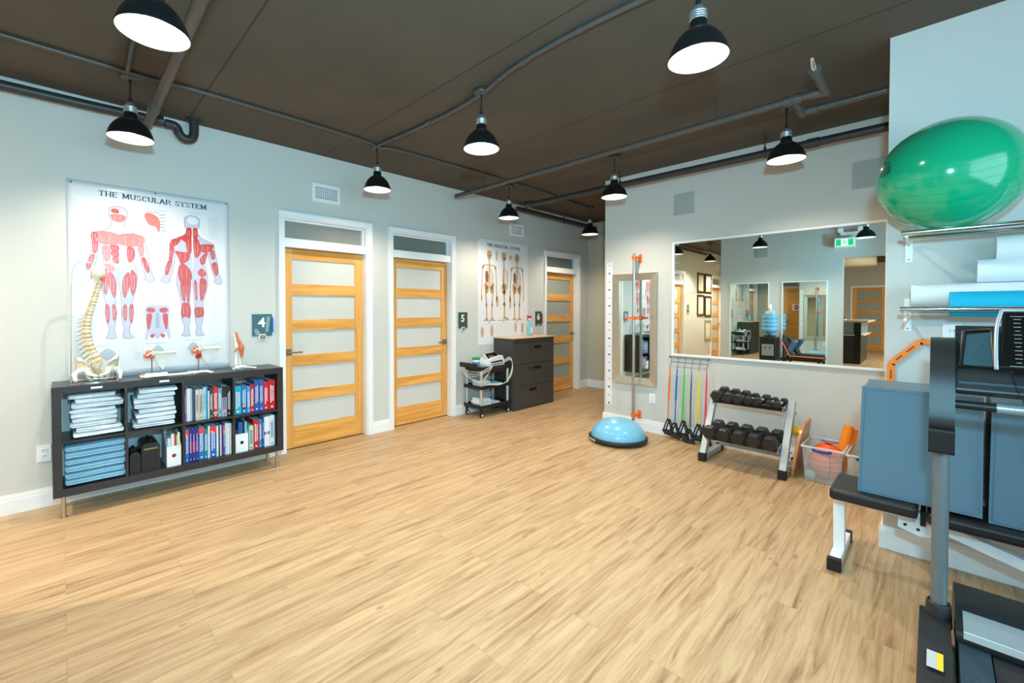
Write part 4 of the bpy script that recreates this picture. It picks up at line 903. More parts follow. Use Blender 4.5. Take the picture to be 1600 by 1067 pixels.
# black cases ---------------------------------------------------------
def case(y, w, h, d, label, latch):
    t = thing('carry_case', label, 'case', (SX-0.04-d/2, y+w/2, SZ0+0.05), group='black carry cases'); xf = SX-0.035; z = SZ0+0.050
    M().prism([(y, z), (y+w, z), (y+w, z+h-0.02), (y+w-0.018, z+h), (y+0.018, z+h), (y, z+h-0.02)], 'x', xf-d, xf).build('case_shell', mat('black_case_plastic', (30,31,33), 0.35, bump=0.1, bscale=300), t, bevel=0.008)
    for k in (0.28, 0.52, 0.76): M().box(xf, xf+0.004, y+w*k-0.003, y+w*k+0.003, z+0.01, z+h-0.03).build('rib', BLACK, t)
    if latch: M().box(xf, xf+0.007, y+0.012, y+w-0.012, z+h-0.048, z+h-0.034).build('latch', mat('brass_latch', (136,120,84), 0.4, 0.6), t, bevel=0.002)
    M().tube(curve([(xf-0.03, y+w/2, z+h-0.003), (xf-0.04, y+w/2, z+h+0.016), (xf-d+0.05, y+w/2, z+h+0.016), (xf-d+0.04, y+w/2, z+h-0.003)]), 0.006).build('handle', BLACK, t)
case(0.345, 0.062, 0.155, 0.20, 'smaller dark grey case against the cube divider', False)
case(0.412, 0.110, 0.205, 0.24, 'larger black hard case with a metal latch strip', True)
M().T
cb = M()
r4 = random.Random(11)
pts = [(SX-0.06+r4.uniform(-.02,.02), 0.352+0.048*(k/14), SZ0+0.050+0.155+0.022+0.012*math.sin(k*1.9)) for k in range(15)]
cb.tube(curve(pts, 3), 0.004, 6); tag(cb.build('coiled_cable', CORD), 'black cable coiled on top of the smaller grey case', 'cable')
# ------------------------------------------------------------------ models on the bookshelf
BONEM = mat('model_bone', (234,226,204), 0.45, bump=0.15, bscale=120, var=0.05, vscale=40); BONEW = mat('model_bone_white', (238,236,228), 0.45, bump=0.1, bscale=100)
DISC = mat('model_disc_yellow', (232,176,70), 0.5); NERVE = mat('model_orange_mark', (226,104,44), 0.5); MUSM = mat('model_muscle', (214,112,78), 0.45, bump=0.2, bscale=90, var=0.15, vscale=60)
T0 = SZ1
spn = thing('spine_model', 'flexible spine and pelvis model hanging from a steel wire stand on the bookshelf', 'anatomical model', (0.2, 0.16, T0))
# stand: base frame and wire gantry
bx = M()
bx.tube([(0.12,0.045,T0+0.006),(0.32,0.045,T0+0.006),(0.32,0.285,T0+0.006),(0.12,0.285,T0+0.006)], 0.005, 8, closed=True).tube([(0.12,0.045,T0+0.022),(0.32,0.045,T0+0.022)], 0.004, 8)
bx.tube([(0.32,0.045,T0+0.006),(0.32,0.045,T0+0.03),(0.32,0.285,T0+0.03),(0.32,0.285,T0+0.006)], 0.004, 8)
bx.tube([(0.12,0.285,T0+0.006),(0.12,0.285,T0+0.05),(0.32,0.285,T0+0.05),(0.32,0.285,T0+0.006)], 0.004, 8)
bx.build('stand_base', CHROME, spn)
bx = M().tube(curve([(0.20,0.045,T0+0.006),(0.20,0.047,T0+0.35),(0.20,0.052,T0+0.70),(0.20,0.062,T0+0.80),(0.20,0.095,T0+0.845),(0.20,0.135,T0+0.85),(0.20,0.170,T0+0.835)]), 0.004, 8)
bx.tube([(0.20,0.052,T0+0.47),(0.20,0.075,T0+0.47)], 0.003, 6)
bx.build('stand_wire', STEEL, spn)
SP = curve([(0.20,0.205,1.605),(0.20,0.190,1.54),(0.20,0.165,1.44),(0.20,0.140,1.34),(0.20,0.132,1.25),(0.20,0.142,1.16),(0.20,0.165,1.08),(0.20,0.190,1.02)], 8)
oc = M().ball((0.20,0.195,1.660), 0.052, 20, 12, (0.8,0.8,1.05)); oc.build('occipital_bone', BONEM, spn)
M().ball((0.215,0.215,1.625), 0.016, 10, 8).tube([(0.225,0.20,1.625),(0.228,0.225,1.612)], 0.006, 8).build('orange_artery_mark', NERVE, spn)
# resample the curve into 24 vertebrae
L_ = [0]
for a, b in zip(SP, SP[1:]): L_.append(L_[-1]+(b-a).length)
def at_len(s):
    for i in range(len(SP)-1):
        if L_[i+1] >= s: return SP[i].lerp(SP[i+1], (s-L_[i])/(L_[i+1]-L_[i])), (SP[i+1]-SP[i]).normalized()
    return SP[-1], (SP[-1]-SP[-2]).normalized()
s = 0.0
for k in range(24):
    sz = 0.55+0.45*k/23; step = L_[-1]/24*(0.72+0.55*k/23)
    p, d = at_len(min(s+step/2, L_[-1]-1e-4)); s += step
    q = d.to_track_quat('Z', 'Y').to_matrix()
    v = M(); v.T = Matrix.Translation(p) @ q.to_4x4()
    v.T = Matrix.Translation(p) @ Matrix.Rotation(math.atan2(d.y, -d.z), 4, 'X')
    v.lathe([(0, -step*0.33), (0.026*sz, -step*0.33), (0.0225*sz, 0), (0.026*sz, step*0.33), (0, step*0.33)], 14)
    v.tube([(0,-0.015*sz,0),(0,-0.036*sz,-0.002),(0,-0.066*sz,-0.016*sz)], [0.010*sz, 0.006*sz, 0.0045*sz], 8)
    for sg in (-1, 1): v.tube([(sg*0.012*sz,-0.02*sz,0),(sg*0.042*sz,-0.034*sz,0.004)], [0.008*sz, 0.004*sz], 8)
    vo = v.build('vertebra', BONEM, spn)
    dm = M(); dm.T = Matrix.Translation(p+d*step*0.5) @ Matrix.Rotation(math.atan2(d.y, -d.z), 4, 'X')
    dm.tube([(0.016*sz,-0.012*sz,0),(0.034*sz,-0.03*sz,-0.004)], 0.003, 6).tube([(0,0.0,-step*0.14),(0,0,step*0.14)], 0.0235*sz, 14)
    dm.build('disc_and_nerve', DISC if k % 3 else BONEM, spn)
# pelvis: sacrum, two iliac wings, pubic ring, femur heads
pc = Vector((0.205, 0.205, 0.985))
sa = M().tube([(0.19,0.185,1.035),(0.185,0.175,0.99),(0.175,0.185,0.95),(0.175,0.20,0.925)], [0.034,0.028,0.018,0.008], 14); sa.build('sacrum', BONEM, spn)
def wing(sg):
    m = M(); n1, n2 = 12, 10; vs_ = []; fs = []
    for side in (0, 1):
        for i in range(n1+1):
            u = i/n1
            for j in range(n2+1):
                w = j/n2
                # fan from the hip socket up to the crest; curls outwards
                a = math.radians(-20+150*u); rad = 0.018+0.078*w
                x = 0.02+rad*math.cos(a)*0.9*(0.8) ; z = rad*math.sin(a)
                y = 0.052+0.045*w*w+0.012*math.sin(u*PI)*w
                th = (0.004+0.006*(w**4))*(1 if side else -1)
                vs_.append((pc.x+0.035-x*1.1+0.0, pc.y+sg*(y+th)-0.02, pc.z-0.005+z*0.85))
    N_ = (n1+1)*(n2+1)
    for side in (0, 1):
        for i in range(n1):
            for j in range(n2):
                a = side*N_+i*(n2+1)+j; q = (a, a+1, a+n2+2, a+n2+1); fs.append(q if side else q[::-1])
    for i in range(n1):
        a = i*(n2+1)+n2; fs.append((a, a+n2+1, N_+a+n2+1, N_+a)); b = i*(n2+1); fs.append((b, N_+b, N_+b+n2+1, b+n2+1))
    for j in range(n2):
        fs.append((j, j+1, N_+j+1, N_+j)); e = n1*(n2+1)+j; fs.append((e, N_+e, N_+e+1, e+1))
    m.add(vs_, fs, True)
    m.tube(curve([(pc.x+0.015, pc.y-0.02+sg*0.062, pc.z-0.01), (pc.x+0.05, pc.y-0.02+sg*0.045, pc.z-0.045), (pc.x+0.065, pc.y-0.02+sg*0.008, pc.z-0.055)]), [0.020]*2+[0.015]*5+[0.011]*6, 10)
    m.tube(curve([(pc.x+0.065, pc.y-0.02+sg*0.008, pc.z-0.055), (pc.x+0.045, pc.y-0.02+sg*0.03, pc.z-0.085), (pc.x+0.0, pc.y-0.02+sg*0.055, pc.z-0.07), (pc.x+0.0, pc.y-0.02+sg*0.062, pc.z-0.02)]), 0.010, 10)
    m.ball((pc.x+0.01, pc.y-0.02+sg*0.070, pc.z-0.015), 0.026, 16, 10)
    m.build('hip_bone', BONEM, spn)
    f = M().ball((pc.x+0.012, pc.y-0.02+sg*0.098, pc.z-0.02), 0.021, 14, 10).tube([(pc.x+0.012, pc.y-0.02+sg*0.10, pc.z-0.022), (pc.x+0.02, pc.y-0.02+sg*0.122, pc.z-0.04), (pc.x+0.03, pc.y-0.02+sg*0.118, T0+0.008)], [0.014, 0.018, 0.010], 12)
    f.build('femur_stub', BONEW, spn)
wing(-1); wing(1)
dd = M(); 
for k in range(4): dd.tube([(0.215+0.006*k, 0.165+0.014*k, 0.985-0.006*k), (0.222+0.004*k, 0.172+0.016*k, 0.965)], 0.0035, 6)
dd.build('yellow_nerves', DISC, spn)

def long_bone(m, a, b, r, head=1.9):
    a = Vector(a); b = Vector(b); P = [a, a.lerp(b, .08), a.lerp(b, .2), a.lerp(b, .5), a.lerp(b, .8), a.lerp(b, .92), b]
    m.tube(P, [r*head*0.7, r*head, r*1.15, r, r*1.15, r*head, r*head*0.6], 12)
# shoulder models
def shoulder(name, y, z, label, dark):
    t = thing(name, label, 'anatomical model', (0.20, y, T0))
    M().box(0.16, 0.26, y-0.075, y+0.075, T0, T0+0.012).build('model_base', BONEW, t, bevel=0.004)
    M().tube([(0.20, y, T0+0.012), (0.20, y, z-0.03)], 0.0035, 8).build('rod', mat('rod_bronze', (140,104,80), 0.4, 0.7), t)
    b = M(); long_bone(b, (0.20, y+0.02, z+0.005), (0.20, y+0.155, z+0.008), 0.0095, 1.5); b.ball((0.20, y+0.01, z+0.002), 0.02, 14, 10)
    b.build('arm_bone', BONEW, t)
    # triangular shoulder blade hanging at the back
    m = M().prism([(y+0.015, z+0.0), (y+0.115, z-0.01), (y+0.105, z-0.09), (y+0.075, z-0.135), (y+0.045, z-0.09)], 'x', 0.150, 0.154)
    m.build('shoulder_blade', mat('translucent_bone', (206,212,206), 0.4), t, bevel=0.001)
    c = M()
    for (dy, dz, r) in ((-0.015, 0.012, 0.020), (-0.03, -0.012, 0.021), (0.0, -0.022, 0.018), (0.02, 0.012, 0.012)): c.ball((0.205, y+dy, z+dz), r, 14, 10, (0.9, 1.1, 0.9))
    c.build('muscle', MUSM, t)
    M().tube(curve([(0.215, y-0.04, z-0.02), (0.225, y-0.01, z+0.008), (0.215, y+0.04, z+0.015)]), 0.005, 8).build('tendon', BONEW, t)
    if dark:
        q = M()
        for dy, dz in ((-0.01, -0.055), (0.012, -0.05), (0.0, -0.04)): q.ball((0.20, y+dy, z+dz), 0.014, 12, 8, (0.8, 0.8, 1.4))
        q.build('dark_muscle', mat('model_muscle_dark', (176,44,34), 0.45), t)
shoulder('shoulder_model', 0.495, 1.055, 'small shoulder joint model on a thin rod, nearer the spine model', False)
shoulder('shoulder_model', 0.800, 1.070, 'darker red shoulder joint model with a dark muscle tuft on a thin rod', True)
t = thing('knee_model', 'knee joint model with a long orange-brown muscle standing near the number 4 sign', 'anatomical model', (0.20, 1.09, T0))
b = M(); long_bone(b, (0.20, 1.075, T0+0.035), (0.20, 1.078, T0+0.175), 0.012, 1.4); long_bone(b, (0.185, 1.108, T0+0.035), (0.19, 1.105, T0+0.165), 0.007, 1.5); b.build('shin_bones', BONEW, t)
b = M(); long_bone(b, (0.20, 1.082, T0+0.185), (0.20, 1.066, T0+0.31), 0.012, 1.6); b.build('thigh_bone', BONEW, t)
M().tube(curve([(0.215, 1.070, T0+0.315), (0.222, 1.088, T0+0.25), (0.228, 1.108, T0+0.20), (0.222, 1.112, T0+0.15), (0.215, 1.112, T0+0.10)]), [0.011]*6+[0.015]*6+[0.021]*6+[0.016]*4+[0.008]*3, 12).build('muscle', MUSM, t)
M().ball((0.222, 1.118, T0+0.19), 0.017, 12, 8).tube(curve([(0.222,1.055,T0+0.15),(0.23,1.085,T0+0.178),(0.222,1.115,T0+0.165)]), 0.008, 8).build('kneecap', MUSM, t)
M().tube([(0.20,1.09,T0),(0.20,1.09,T0+0.012)], 0.045, 24).build('model_base', BONEW, t)
def foot(y, name, label, L, cat='anatomical model', x=0.255):
    t = thing(name, label, cat, (x, y, T0)); b = M()
    b.ball((x, y, T0+0.020), 0.020, 14, 10, (0.9, 1.2, 0.9)).ball((x, y+0.03, T0+0.024), 0.018, 14, 10, (1, 1.2, 0.9)).ball((x-0.005, y+0.055, T0+0.02), 0.016, 12, 8, (1.3, 1.1, 0.8))
    b.build('heel_bones', BONEW, t); m = M()
    for k in range(5):
        xo = (k-2)*0.011; m.tube([(x+xo*0.6, y+0.055, T0+0.02), (x+xo, y+0.055+L*0.45, T0+0.013), (x+xo*1.3, y+0.055+L*(0.98-abs(k-1)*0.06), T0+0.006)], [0.007, 0.0055, 0.0045], 8)
    m.build('toe_bones', BONEW, t)
foot(1.07, 'foot_skeleton_model', 'white foot skeleton lying under the knee model', 0.10)
t = thing('hand_skeleton_model', 'white hand skeleton lying at the shelf edge, right of the arm bones', 'anatomical model', (0.30, 0.80, T0)); m = M(); w = M()
for k in range(8): w.ball((0.30+0.010*((k % 3)-1), 0.745+0.010*(k//3), T0+0.012), 0.009, 8, 6)
w.build('wrist_bones', BONEW, t)
for k in range(5):
    xo = (k-2)*0.013; l = (0.075, 0.105, 0.115, 0.108, 0.09)[k]
    m.tube([(0.30+xo*0.7, 0.772, T0+0.014), (0.30+xo, 0.772+l*0.5, T0+0.018), (0.30+xo*1.4, 0.772+l*0.8, T0+0.012), (0.30+xo*1.5, 0.772+l, T0+0.006)], [0.006,0.005,0.0045,0.004], 8)
m.build('finger_bones', BONEW, t)
t = thing('arm_bone_model', 'two long white forearm bones lying along the shelf edge', 'anatomical model', (0.31, 0.57, T0))
b = M(); long_bone(b, (0.31, 0.43, T0+0.013), (0.305, 0.715, T0+0.012), 0.0075, 1.6); b.build('bone', BONEW, t)
b = M(); long_bone(b, (0.285, 0.43, T0+0.015), (0.288, 0.715, T0+0.012), 0.0065, 1.6); b.build('bone', BONEW, t)
t = thing('upper_arm_bone_model', 'short white bone with a red end lying behind the forearm bones', 'anatomical model', (0.25, 0.5, T0))
b = M(); long_bone(b, (0.262, 0.445, T0+0.02), (0.262, 0.585, T0+0.019), 0.012, 1.25); b.build('bone', BONEW, t)
M().tube([(0.262,0.422,T0+0.034),(0.262,0.442,T0+0.022)], [0.004,0.008], 8).build('red_tendon', MUSM, t)

# ------------------------------------------------------------------ filing cabinet with spray bottle
CABM = mat('cabinet_charcoal', (66,65,63), 0.42, bump=0.03, bscale=250)
CX, CY0, CY1, CZ = 0.40, 4.405, 5.305, 1.0
fc = thing('filing_cabinet', 'charcoal three-drawer lateral filing cabinet with pale wood top', 'cabinet', (0.21, 4.85, 0))
M().box(0.02, CX-0.012, CY0, CY1, 0.0, CZ-0.022).build('cabinet_body', CABM, fc, bevel=0.002)
M().box(0.02, CX+0.004, CY0-0.002, CY1+0.002, CZ-0.022, CZ-0.014).build('top_frame', CABM, fc)
M().box(0.02, CX+0.006, CY0-0.004, CY1+0.004, CZ-0.014, CZ+0.004).build('wood_top', wood_mat('maple_top', (226,196,156), (206,170,126), 'y', 0.6), fc, bevel=0.002)
M().box(0.02, CX+0.010, CY0-0.008, CY1+0.008, CZ-0.020, CZ-0.012).build('top_edge', BLACK, fc)
dz = [(0.03, 0.325), (0.333, 0.628), (0.636, 0.925)]
for i, (a, b) in enumerate(dz):
    d = M().box(CX-0.012, CX, CY0+0.012, CY1-0.012, a, b).build('drawer', CABM, fc, bevel=0.002)
    flip = (i == 0); yc = 4.86
    M().box(CX-0.001, CX+0.003, yc-0.13, yc+0.13, b-0.085, b-0.045).build('recess_handle', BLACKGLOSS, d)
    y0_ = yc+0.03 if flip else yc-0.12
    M().box(CX+0.003, CX+0.006, y0_, y0_+0.09, b-0.082, b-0.048).build('label_holder', NICKEL, d, bevel=0.001)
M().box(CX-0.012, CX, CY0+0.012, CY1-0.012, 0.932, 0.975).build('lock_rail', CABM, fc, bevel=0.002)
M().tube([(CX, 4.86, 0.952), (CX+0.004, 4.86, 0.952)], 0.009, 14).build('lock', CHROME, fc)
sb = thing('spray_bottle', 'clear spray bottle of blue liquid with red trigger on the filing cabinet', 'bottle', (0.2, 4.97, CZ+0.004)); z0 = CZ+0.004
M().at((0.2,4.97,z0)).lathe([(0.0,0.0),(0.036,0.0),(0.039,0.006),(0.039,0.15),(0.036,0.168),(0.022,0.20),(0.015,0.215),(0.014,0.235),(0.0,0.235)], 24).build('bottle_body', mat('blue_liquid', (126,196,222), 0.1, coat=0.5), sb)
M().at((0.2,4.97,z0)).tube([(0,0,0.235),(0,0,0.258)], 0.017, 14).build('bottle_collar', WHITE, sb)
RT = mat('red_trigger', (218,34,48), 0.35)
M().bar((0.2,4.925,z0+0.283),(0.2,5.005,z0+0.275),0.022,0.030).bar((0.2,4.935,z0+0.272),(0.2,4.915,z0+0.225),0.012,0.010,up=(0,1,0)).bar((0.2,4.925,z0+0.287),(0.2,4.91,z0+0.300),0.014,0.012).build('trigger_head', RT, sb, bevel=0.003)
M().box(0.238,0.2405,4.952,4.988,z0+0.04,z0+0.13).build('bottle_label', WHITE, sb)

# ------------------------------------------------------------------ treatment trolley
TR = mat('trolley_black', (28,28,30), 0.45, bump=0.05, bscale=300); POSTM = mat('trolley_post', (196,194,188), 0.35, 0.5)
tX0, tX1, tY0, tY1 = 0.06, 0.335, 3.855, 4.345
tr = thing('treatment_trolley', 'three-tier black plastic trolley with silver posts and castors beside the filing cabinet', 'trolley', (0.2, 4.1, 0))
for x in (tX0, tX1):
    for y in (tY0, tY1):
        M().tube([(x,y,0.115),(x,y,0.60)], 0.020, 16).build('post', POSTM, tr)
        c = M().tube([(x,y,0.06),(x,y,0.115)], [0.014,0.024], 14).box(x-0.012,x+0.012,y-0.008,y+0.008,0.035,0.066).build('castor_fork', TR, tr)
        M().tube([(x-0.010,y+0.008,0.030),(x+0.010,y+0.008,0.030)], 0.030, 18).build('castor_wheel', RUBBER, c); M().tube([(x-0.012,y+0.008,0.030),(x+0.012,y+0.008,0.030)], 0.016, 16).build('castor_hub', WHITE, c)
def tray(z, h, nm='tray', inset=0.0):
    m = M(); a, b, c, d = tX0-0.03, tX1+0.03, tY0-0.03, tY1+0.03; t = 0.012
    m.box(a,b,c,d,z,z+0.010).box(a,b,c,c+t,z+.01,z+h).box(a,b,d-t,d,z+.01,z+h).box(a,a+t,c+t,d-t,z+.01,z+h).box(b-t,b,c+t,d-t,z+.01,z+h)
    return m.build(nm, TR, tr, bevel=0.004)
tray(0.115, 0.045); tray(0.365, 0.045)
# deep top bin, tapered, with raised push handle at the near end
m = M(); a, b, c, d = tX0-0.03, tX1+0.03, tY0-0.03, tY1+0.03; q = 0.035
outer = [(a+q,c+q,0.555),(b-q,c+q,0.555),(b-q,d-q,0.555),(a+q,d-q,0.555),(a,c,0.655),(b,c,0.655),(b,d,0.655),(a,d,0.655)]
m.add(outer, [(0,3,2,1),(0,1,5,4),(1,2,6,5),(2,3,7,6),(3,0,4,7)])
inner = [(a+q+.008,c+q+.008,0.565),(b-q-.008,c+q+.008,0.565),(b-q-.008,d-q-.008,0.565),(a+q+.008,d-q-.008,0.565),(a+.014,c+.014,0.655),(b-.014,c+.014,0.655),(b-.014,d-.014,0.655),(a+.014,d-.014,0.655)]
m.add(inner, [(0,1,2,3),(4,5,1,0),(5,6,2,1),(6,7,3,2),(7,4,0,3)]); m.add(outer[4:]+inner[4:], [(0,1,5,4),(1,2,6,5),(2,3,7,6),(3,0,4,7)])
m.build('top_bin', TR, tr, bevel=0.003)
for x in (tX0, tX1):
    for y in (tY0, tY1): M().tube([(x,y,0.60),(x,y,0.652)], 0.019, 14).build('post_cap', TR, tr)
M().box(a, b, c-0.06, c, 0.645, 0.665).box(a, b, c-0.075, c-0.055, 0.645, 0.705).build('push_handle', TR, tr, bevel=0.006)
PERF = M()
for k in range(12): PERF.box(b-0.014+0.001, b-0.010+0.003, c+0.10+0.034*k, c+0.118+0.034*k, 0.632, 0.638)
PERF.build('slot_marks', mat('slot_pale', (150,148,140), 0.5), tr)
# electrotherapy machine
em = thing('electrotherapy_machine', 'white electrotherapy machine with sloping black screen on top of the trolley', 'medical device', (0.2, 4.16, 0.565))
MW = mat('device_white', (232,234,236), 0.3)
M().prism([(4.03,0.566),(4.33,0.566),(4.335,0.70),(4.30,0.775),(4.06,0.735),(4.02,0.66)], 'x', 0.09, 0.29).build('device_body', MW, em, bevel=0.012)
# sloping screen facing +x and up
P = [(0.315,4.05,0.675),(0.315,4.30,0.690),(0.17,4.28,0.815),(0.17,4.06,0.800)]
m = M(); Pv = [Vector(p) for p in P]; nrm = (Pv[1]-Pv[0]).cross(Pv[3]-Pv[0]).normalized(); m.add([tuple(p) for p in Pv]+[tuple(p-nrm*0.05) for p in Pv], [(0,1,2,3),(7,6,5,4),(0,4,5,1),(1,5,6,2),(2,6,7,3),(3,7,4,0)])
m.build('device_top', MW, em, bevel=0.006)
cen = sum(Pv, Vector())/4; I = [cen+(p-cen)*0.93+nrm*0.0015 for p in Pv]
m = M().add([tuple(p) for p in I]+[tuple(p-nrm*0.001) for p in I], [(0,1,2,3),(7,6,5,4),(0,4,5,1),(1,5,6,2),(2,6,7,3),(3,7,4,0)]); m.build('device_screen', BLACKGLOSS, em)
I2 = [cen+(p-cen)*0.40+nrm*0.003-(Pv[1]-Pv[0])*0.10 for p in Pv]
M().add([tuple(p) for p in I2], [(0,1,2,3)]).build('display', mat('display_grey', (90,96,92), 0.2), em)
kp = cen+(Pv[1]-Pv[0])*0.26+nrm*0.003
M().tube([kp, kp+nrm*0.012], 0.014, 16).build('dial', CHROME, em)
CABW = mat('white_cable', (222,220,212), 0.45)
r5 = random.Random(5)
cbl = M()
for k in range(3):
    o = 0.016*k
    cbl.tube(curve([(0.30,4.30,0.70-o),(0.36,4.37,0.745-o),(0.385,4.395,0.65),(0.385,4.385-o,0.53),(0.385,4.30-o,0.44-o*0.6),(0.385,4.15,0.40+o*0.5),(0.38,4.0,0.415+o*0.4),(0.375,3.90,0.43)], 5), 0.0042, 7)
tag(cbl.build('device_cable', CABW), 'bundle of white machine cables looping down the front of the trolley', 'cable')
cbl = M()
for k in range(3):
    o = 0.020*k
    cbl.tube(curve([(0.376,4.02,0.67-o*.4),(0.385,3.97,0.655-o),(0.382,3.85,0.615-o),(0.36,3.80,0.60-o),(0.22,3.768,0.595-o*1.5),(0.06,3.762,0.63-o),(0.035,3.77,0.66),(0.10,3.79,0.68+o*.3)], 5), 0.0036, 7)
for k in range(2):
    o = 0.018*k; cbl.tube(curve([(0.10,3.772,0.66-o),(0.12,3.765,0.56-o),(0.24,3.768,0.50),(0.36,3.80,0.46+o),(0.384,3.85,0.48+o),(0.384,3.93,0.56),(0.378,4.0,0.66)], 5), 0.0034, 7)
tag(cbl.build('electrode_cable', CABW), 'tangled white electrode cables hanging over the handle end of the trolley', 'cable')
wt = thing('wipes_tub', 'white wipes tub with green lid behind the electrotherapy machine', 'tub', (0.16, 3.93, 0.566))
M().at((0.16,3.93,0.566)).lathe([(0,0),(0.048,0),(0.050,0.01),(0.050,0.17),(0,0.17)], 24).build('tub_body', mat('tub_print', (210,224,236), 0.3), wt)
M().at((0.16,3.93,0.566)).lathe([(0,0.17),(0.053,0.17),(0.053,0.192),(0.040,0.20),(0,0.20)], 24).build('tub_lid', mat('green_lid', (30,170,70), 0.35), wt)
M().at((0.16,3.93,0.566)).lathe([(0.0505,0.05),(0.0508,0.06),(0.0508,0.13),(0.0505,0.14)], 24).build('tub_label', mat('tub_label_blue', (104,142,196), 0.3), wt)
def small_stack(yc, z0, n, x, w, d, label, grp, seed, m=TW):
    z = z0; r = random.Random(seed)
    for i in range(n):
        o = towel_mesh(w*r.uniform(.85,1), d, 0.021, seed*7+i, 0.7).build('folded_towel', m)
        o.location = (x+r.uniform(-.01,.01), yc+r.uniform(-.012,.012), z); o.rotation_euler = (0,0,r.uniform(-.12,.12)); z += 0.0205
        tag(o, '%s, %s' % (label, 'topmost' if i == n-1 else ORD[i]), 'towel', grp)
small_stack(3.96, 0.126, 5, 0.23, 0.20, 0.20, 'white towel folded on the lowest trolley tray, left pile', 'trolley bottom towels', 21)
small_stack(4.15, 0.126, 2, 0.24, 0.15, 0.18, 'white towel folded on the lowest trolley tray, right pile', 'trolley bottom towels', 22)
small_stack(3.97, 0.376, 4, 0.22, 0.19, 0.18, 'white towel on the middle trolley tray, left pile', 'trolley middle towels', 23)
small_stack(4.18, 0.376, 2, 0.24, 0.20, 0.18, 'blue towel on the middle trolley tray, right pile', 'trolley middle towels', 24, TB)

# ------------------------------------------------------------------ back wall: ruler strip, framed mirror, pole
rl = thing('height_chart', 'narrow white height measuring strip at the corner of the mirror wall', 'measuring strip', (1.615, YB, 1.1))
M().box(1.578, 1.655, YB-0.003, YB, 0.235, 1.965).build('strip', mat('chart_white', (232,234,240), 0.4), rl)
mk = M()
for i in range(18):
    z = 0.255+i*0.0985; mk.box(1.603, 1.631, YB-0.0036, YB-0.003, z-0.003, z+0.003) if i % 2 else mk.box(1.606, 1.628, YB-0.0036, YB-0.003, z-0.009, z+0.009)
mk.build('strip_marks', mat('chart_ink', (44,48,92), 0.5), rl)
SFR = mat('silver_champagne_frame', (200,190,176), 0.28, 0.75, bump=0.05, bscale=120)
fm = thing('framed_mirror', 'tall mirror in a broad champagne silver frame behind the steel pole', 'mirror', (1.945, YB, 1.17))
fx0, fx1, fz0, fz1, fw = 1.675, 2.215, 0.527, 1.812, 0.080
def frame_bevel(x0, x1, z0, z1, w, y, t):
    m = M(); o = [(x0,z0),(x1,z0),(x1,z1),(x0,z1)]; i_ = [(x0+w,z0+w),(x1-w,z0+w),(x1-w,z1-w),(x0+w,z1-w)]
    vs_ = [(p[0],y,p[1]) for p in o]+[(p[0],y-t,p[1]) for p in o]+[(p[0],y-t*0.45,p[1]) for p in i_]+[(p[0],y,p[1]) for p in i_]
    m.add(vs_, [(a, (a+1) % 4, 4+(a+1) % 4, 4+a) for a in range(4)]+[(4+a, 4+(a+1) % 4, 8+(a+1) % 4, 8+a) for a in range(4)]+[(8+a, 8+(a+1) % 4, 12+(a+1) % 4, 12+a) for a in range(4)])
    return m
frame_bevel(fx0, fx1, fz0, fz1, fw, YB-0.001, 0.035).build('mirror_frame', SFR, fm)
M().box(fx0+fw-0.002, fx1-fw+0.002, YB-0.012, YB-0.008, fz0+fw-0.002, fz1-fw+0.002).build('mirror_glass', MIRROR, fm)
ORG = mat('orange_clamp', (246,110,40), 0.4)
pl = thing('stretching_pole', 'vertical steel pole with orange brackets in front of the framed mirror', 'exercise pole', (1.985, YB-0.10, 0))
px_, py_ = 1.985, YB-0.10
M().tube([(px_,py_,0.135),(px_,py_,2.03)], 0.0165, 20).tube([(px_,py_,2.03),(px_,py_,2.036)], 0.0185, 16).tube([(px_,py_,0.125),(px_,py_,0.14)], 0.0185, 16).build('pole', STEEL, pl)
for z in (1.985, 0.185):
    M().tube([(px_,py_,z-0.022),(px_,py_,z+0.022)], 0.026, 18).box(px_+0.018,px_+0.034,py_,YB-0.001,z-0.014,z+0.014).box(px_+0.006,px_+0.046,YB-0.010,YB-0.001,z-0.055,z+0.045).build('wall_bracket', ORG, pl, bevel=0.003)
M().tube([(px_,py_,1.275),(px_,py_,1.32)], 0.026, 18).box(px_-0.075,px_+0.085,py_-0.012,py_+0.008,1.288,1.308).tube([(px_-0.075,py_-0.01,1.297),(px_-0.10,py_-0.02,1.297)],0.016).build('sliding_clamp', ORG, pl, bevel=0.003)

# big wall mirror
bm = thing('wall_mirror', 'very wide unframed wall mirror with thin white trim reflecting the room', 'mirror', (3.236, YB, 1.5))
bx0, bx1, bz0, bz1 = 2.405, 4.105, 0.915, 2.105
M().box(bx0, bx1, YB-0.008, YB-0.002, bz0, bz1).build('mirror_glass', MIRROR, bm)
m = M().box(bx0-0.022, bx0, YB-0.022, YB-0.001, bz0-0.022, bz1+0.02).box(bx1, bx1+0.02, YB-0.022, YB-0.001, bz0-0.022, bz1+0.02).box(bx0, bx1, YB-0.022, YB-0.001, bz0-0.022, bz0).box(bx0, bx1, YB-0.022, YB-0.001, bz1, bz1+0.02)
m.build('mirror_trim', TRIM, bm, bevel=0.002)
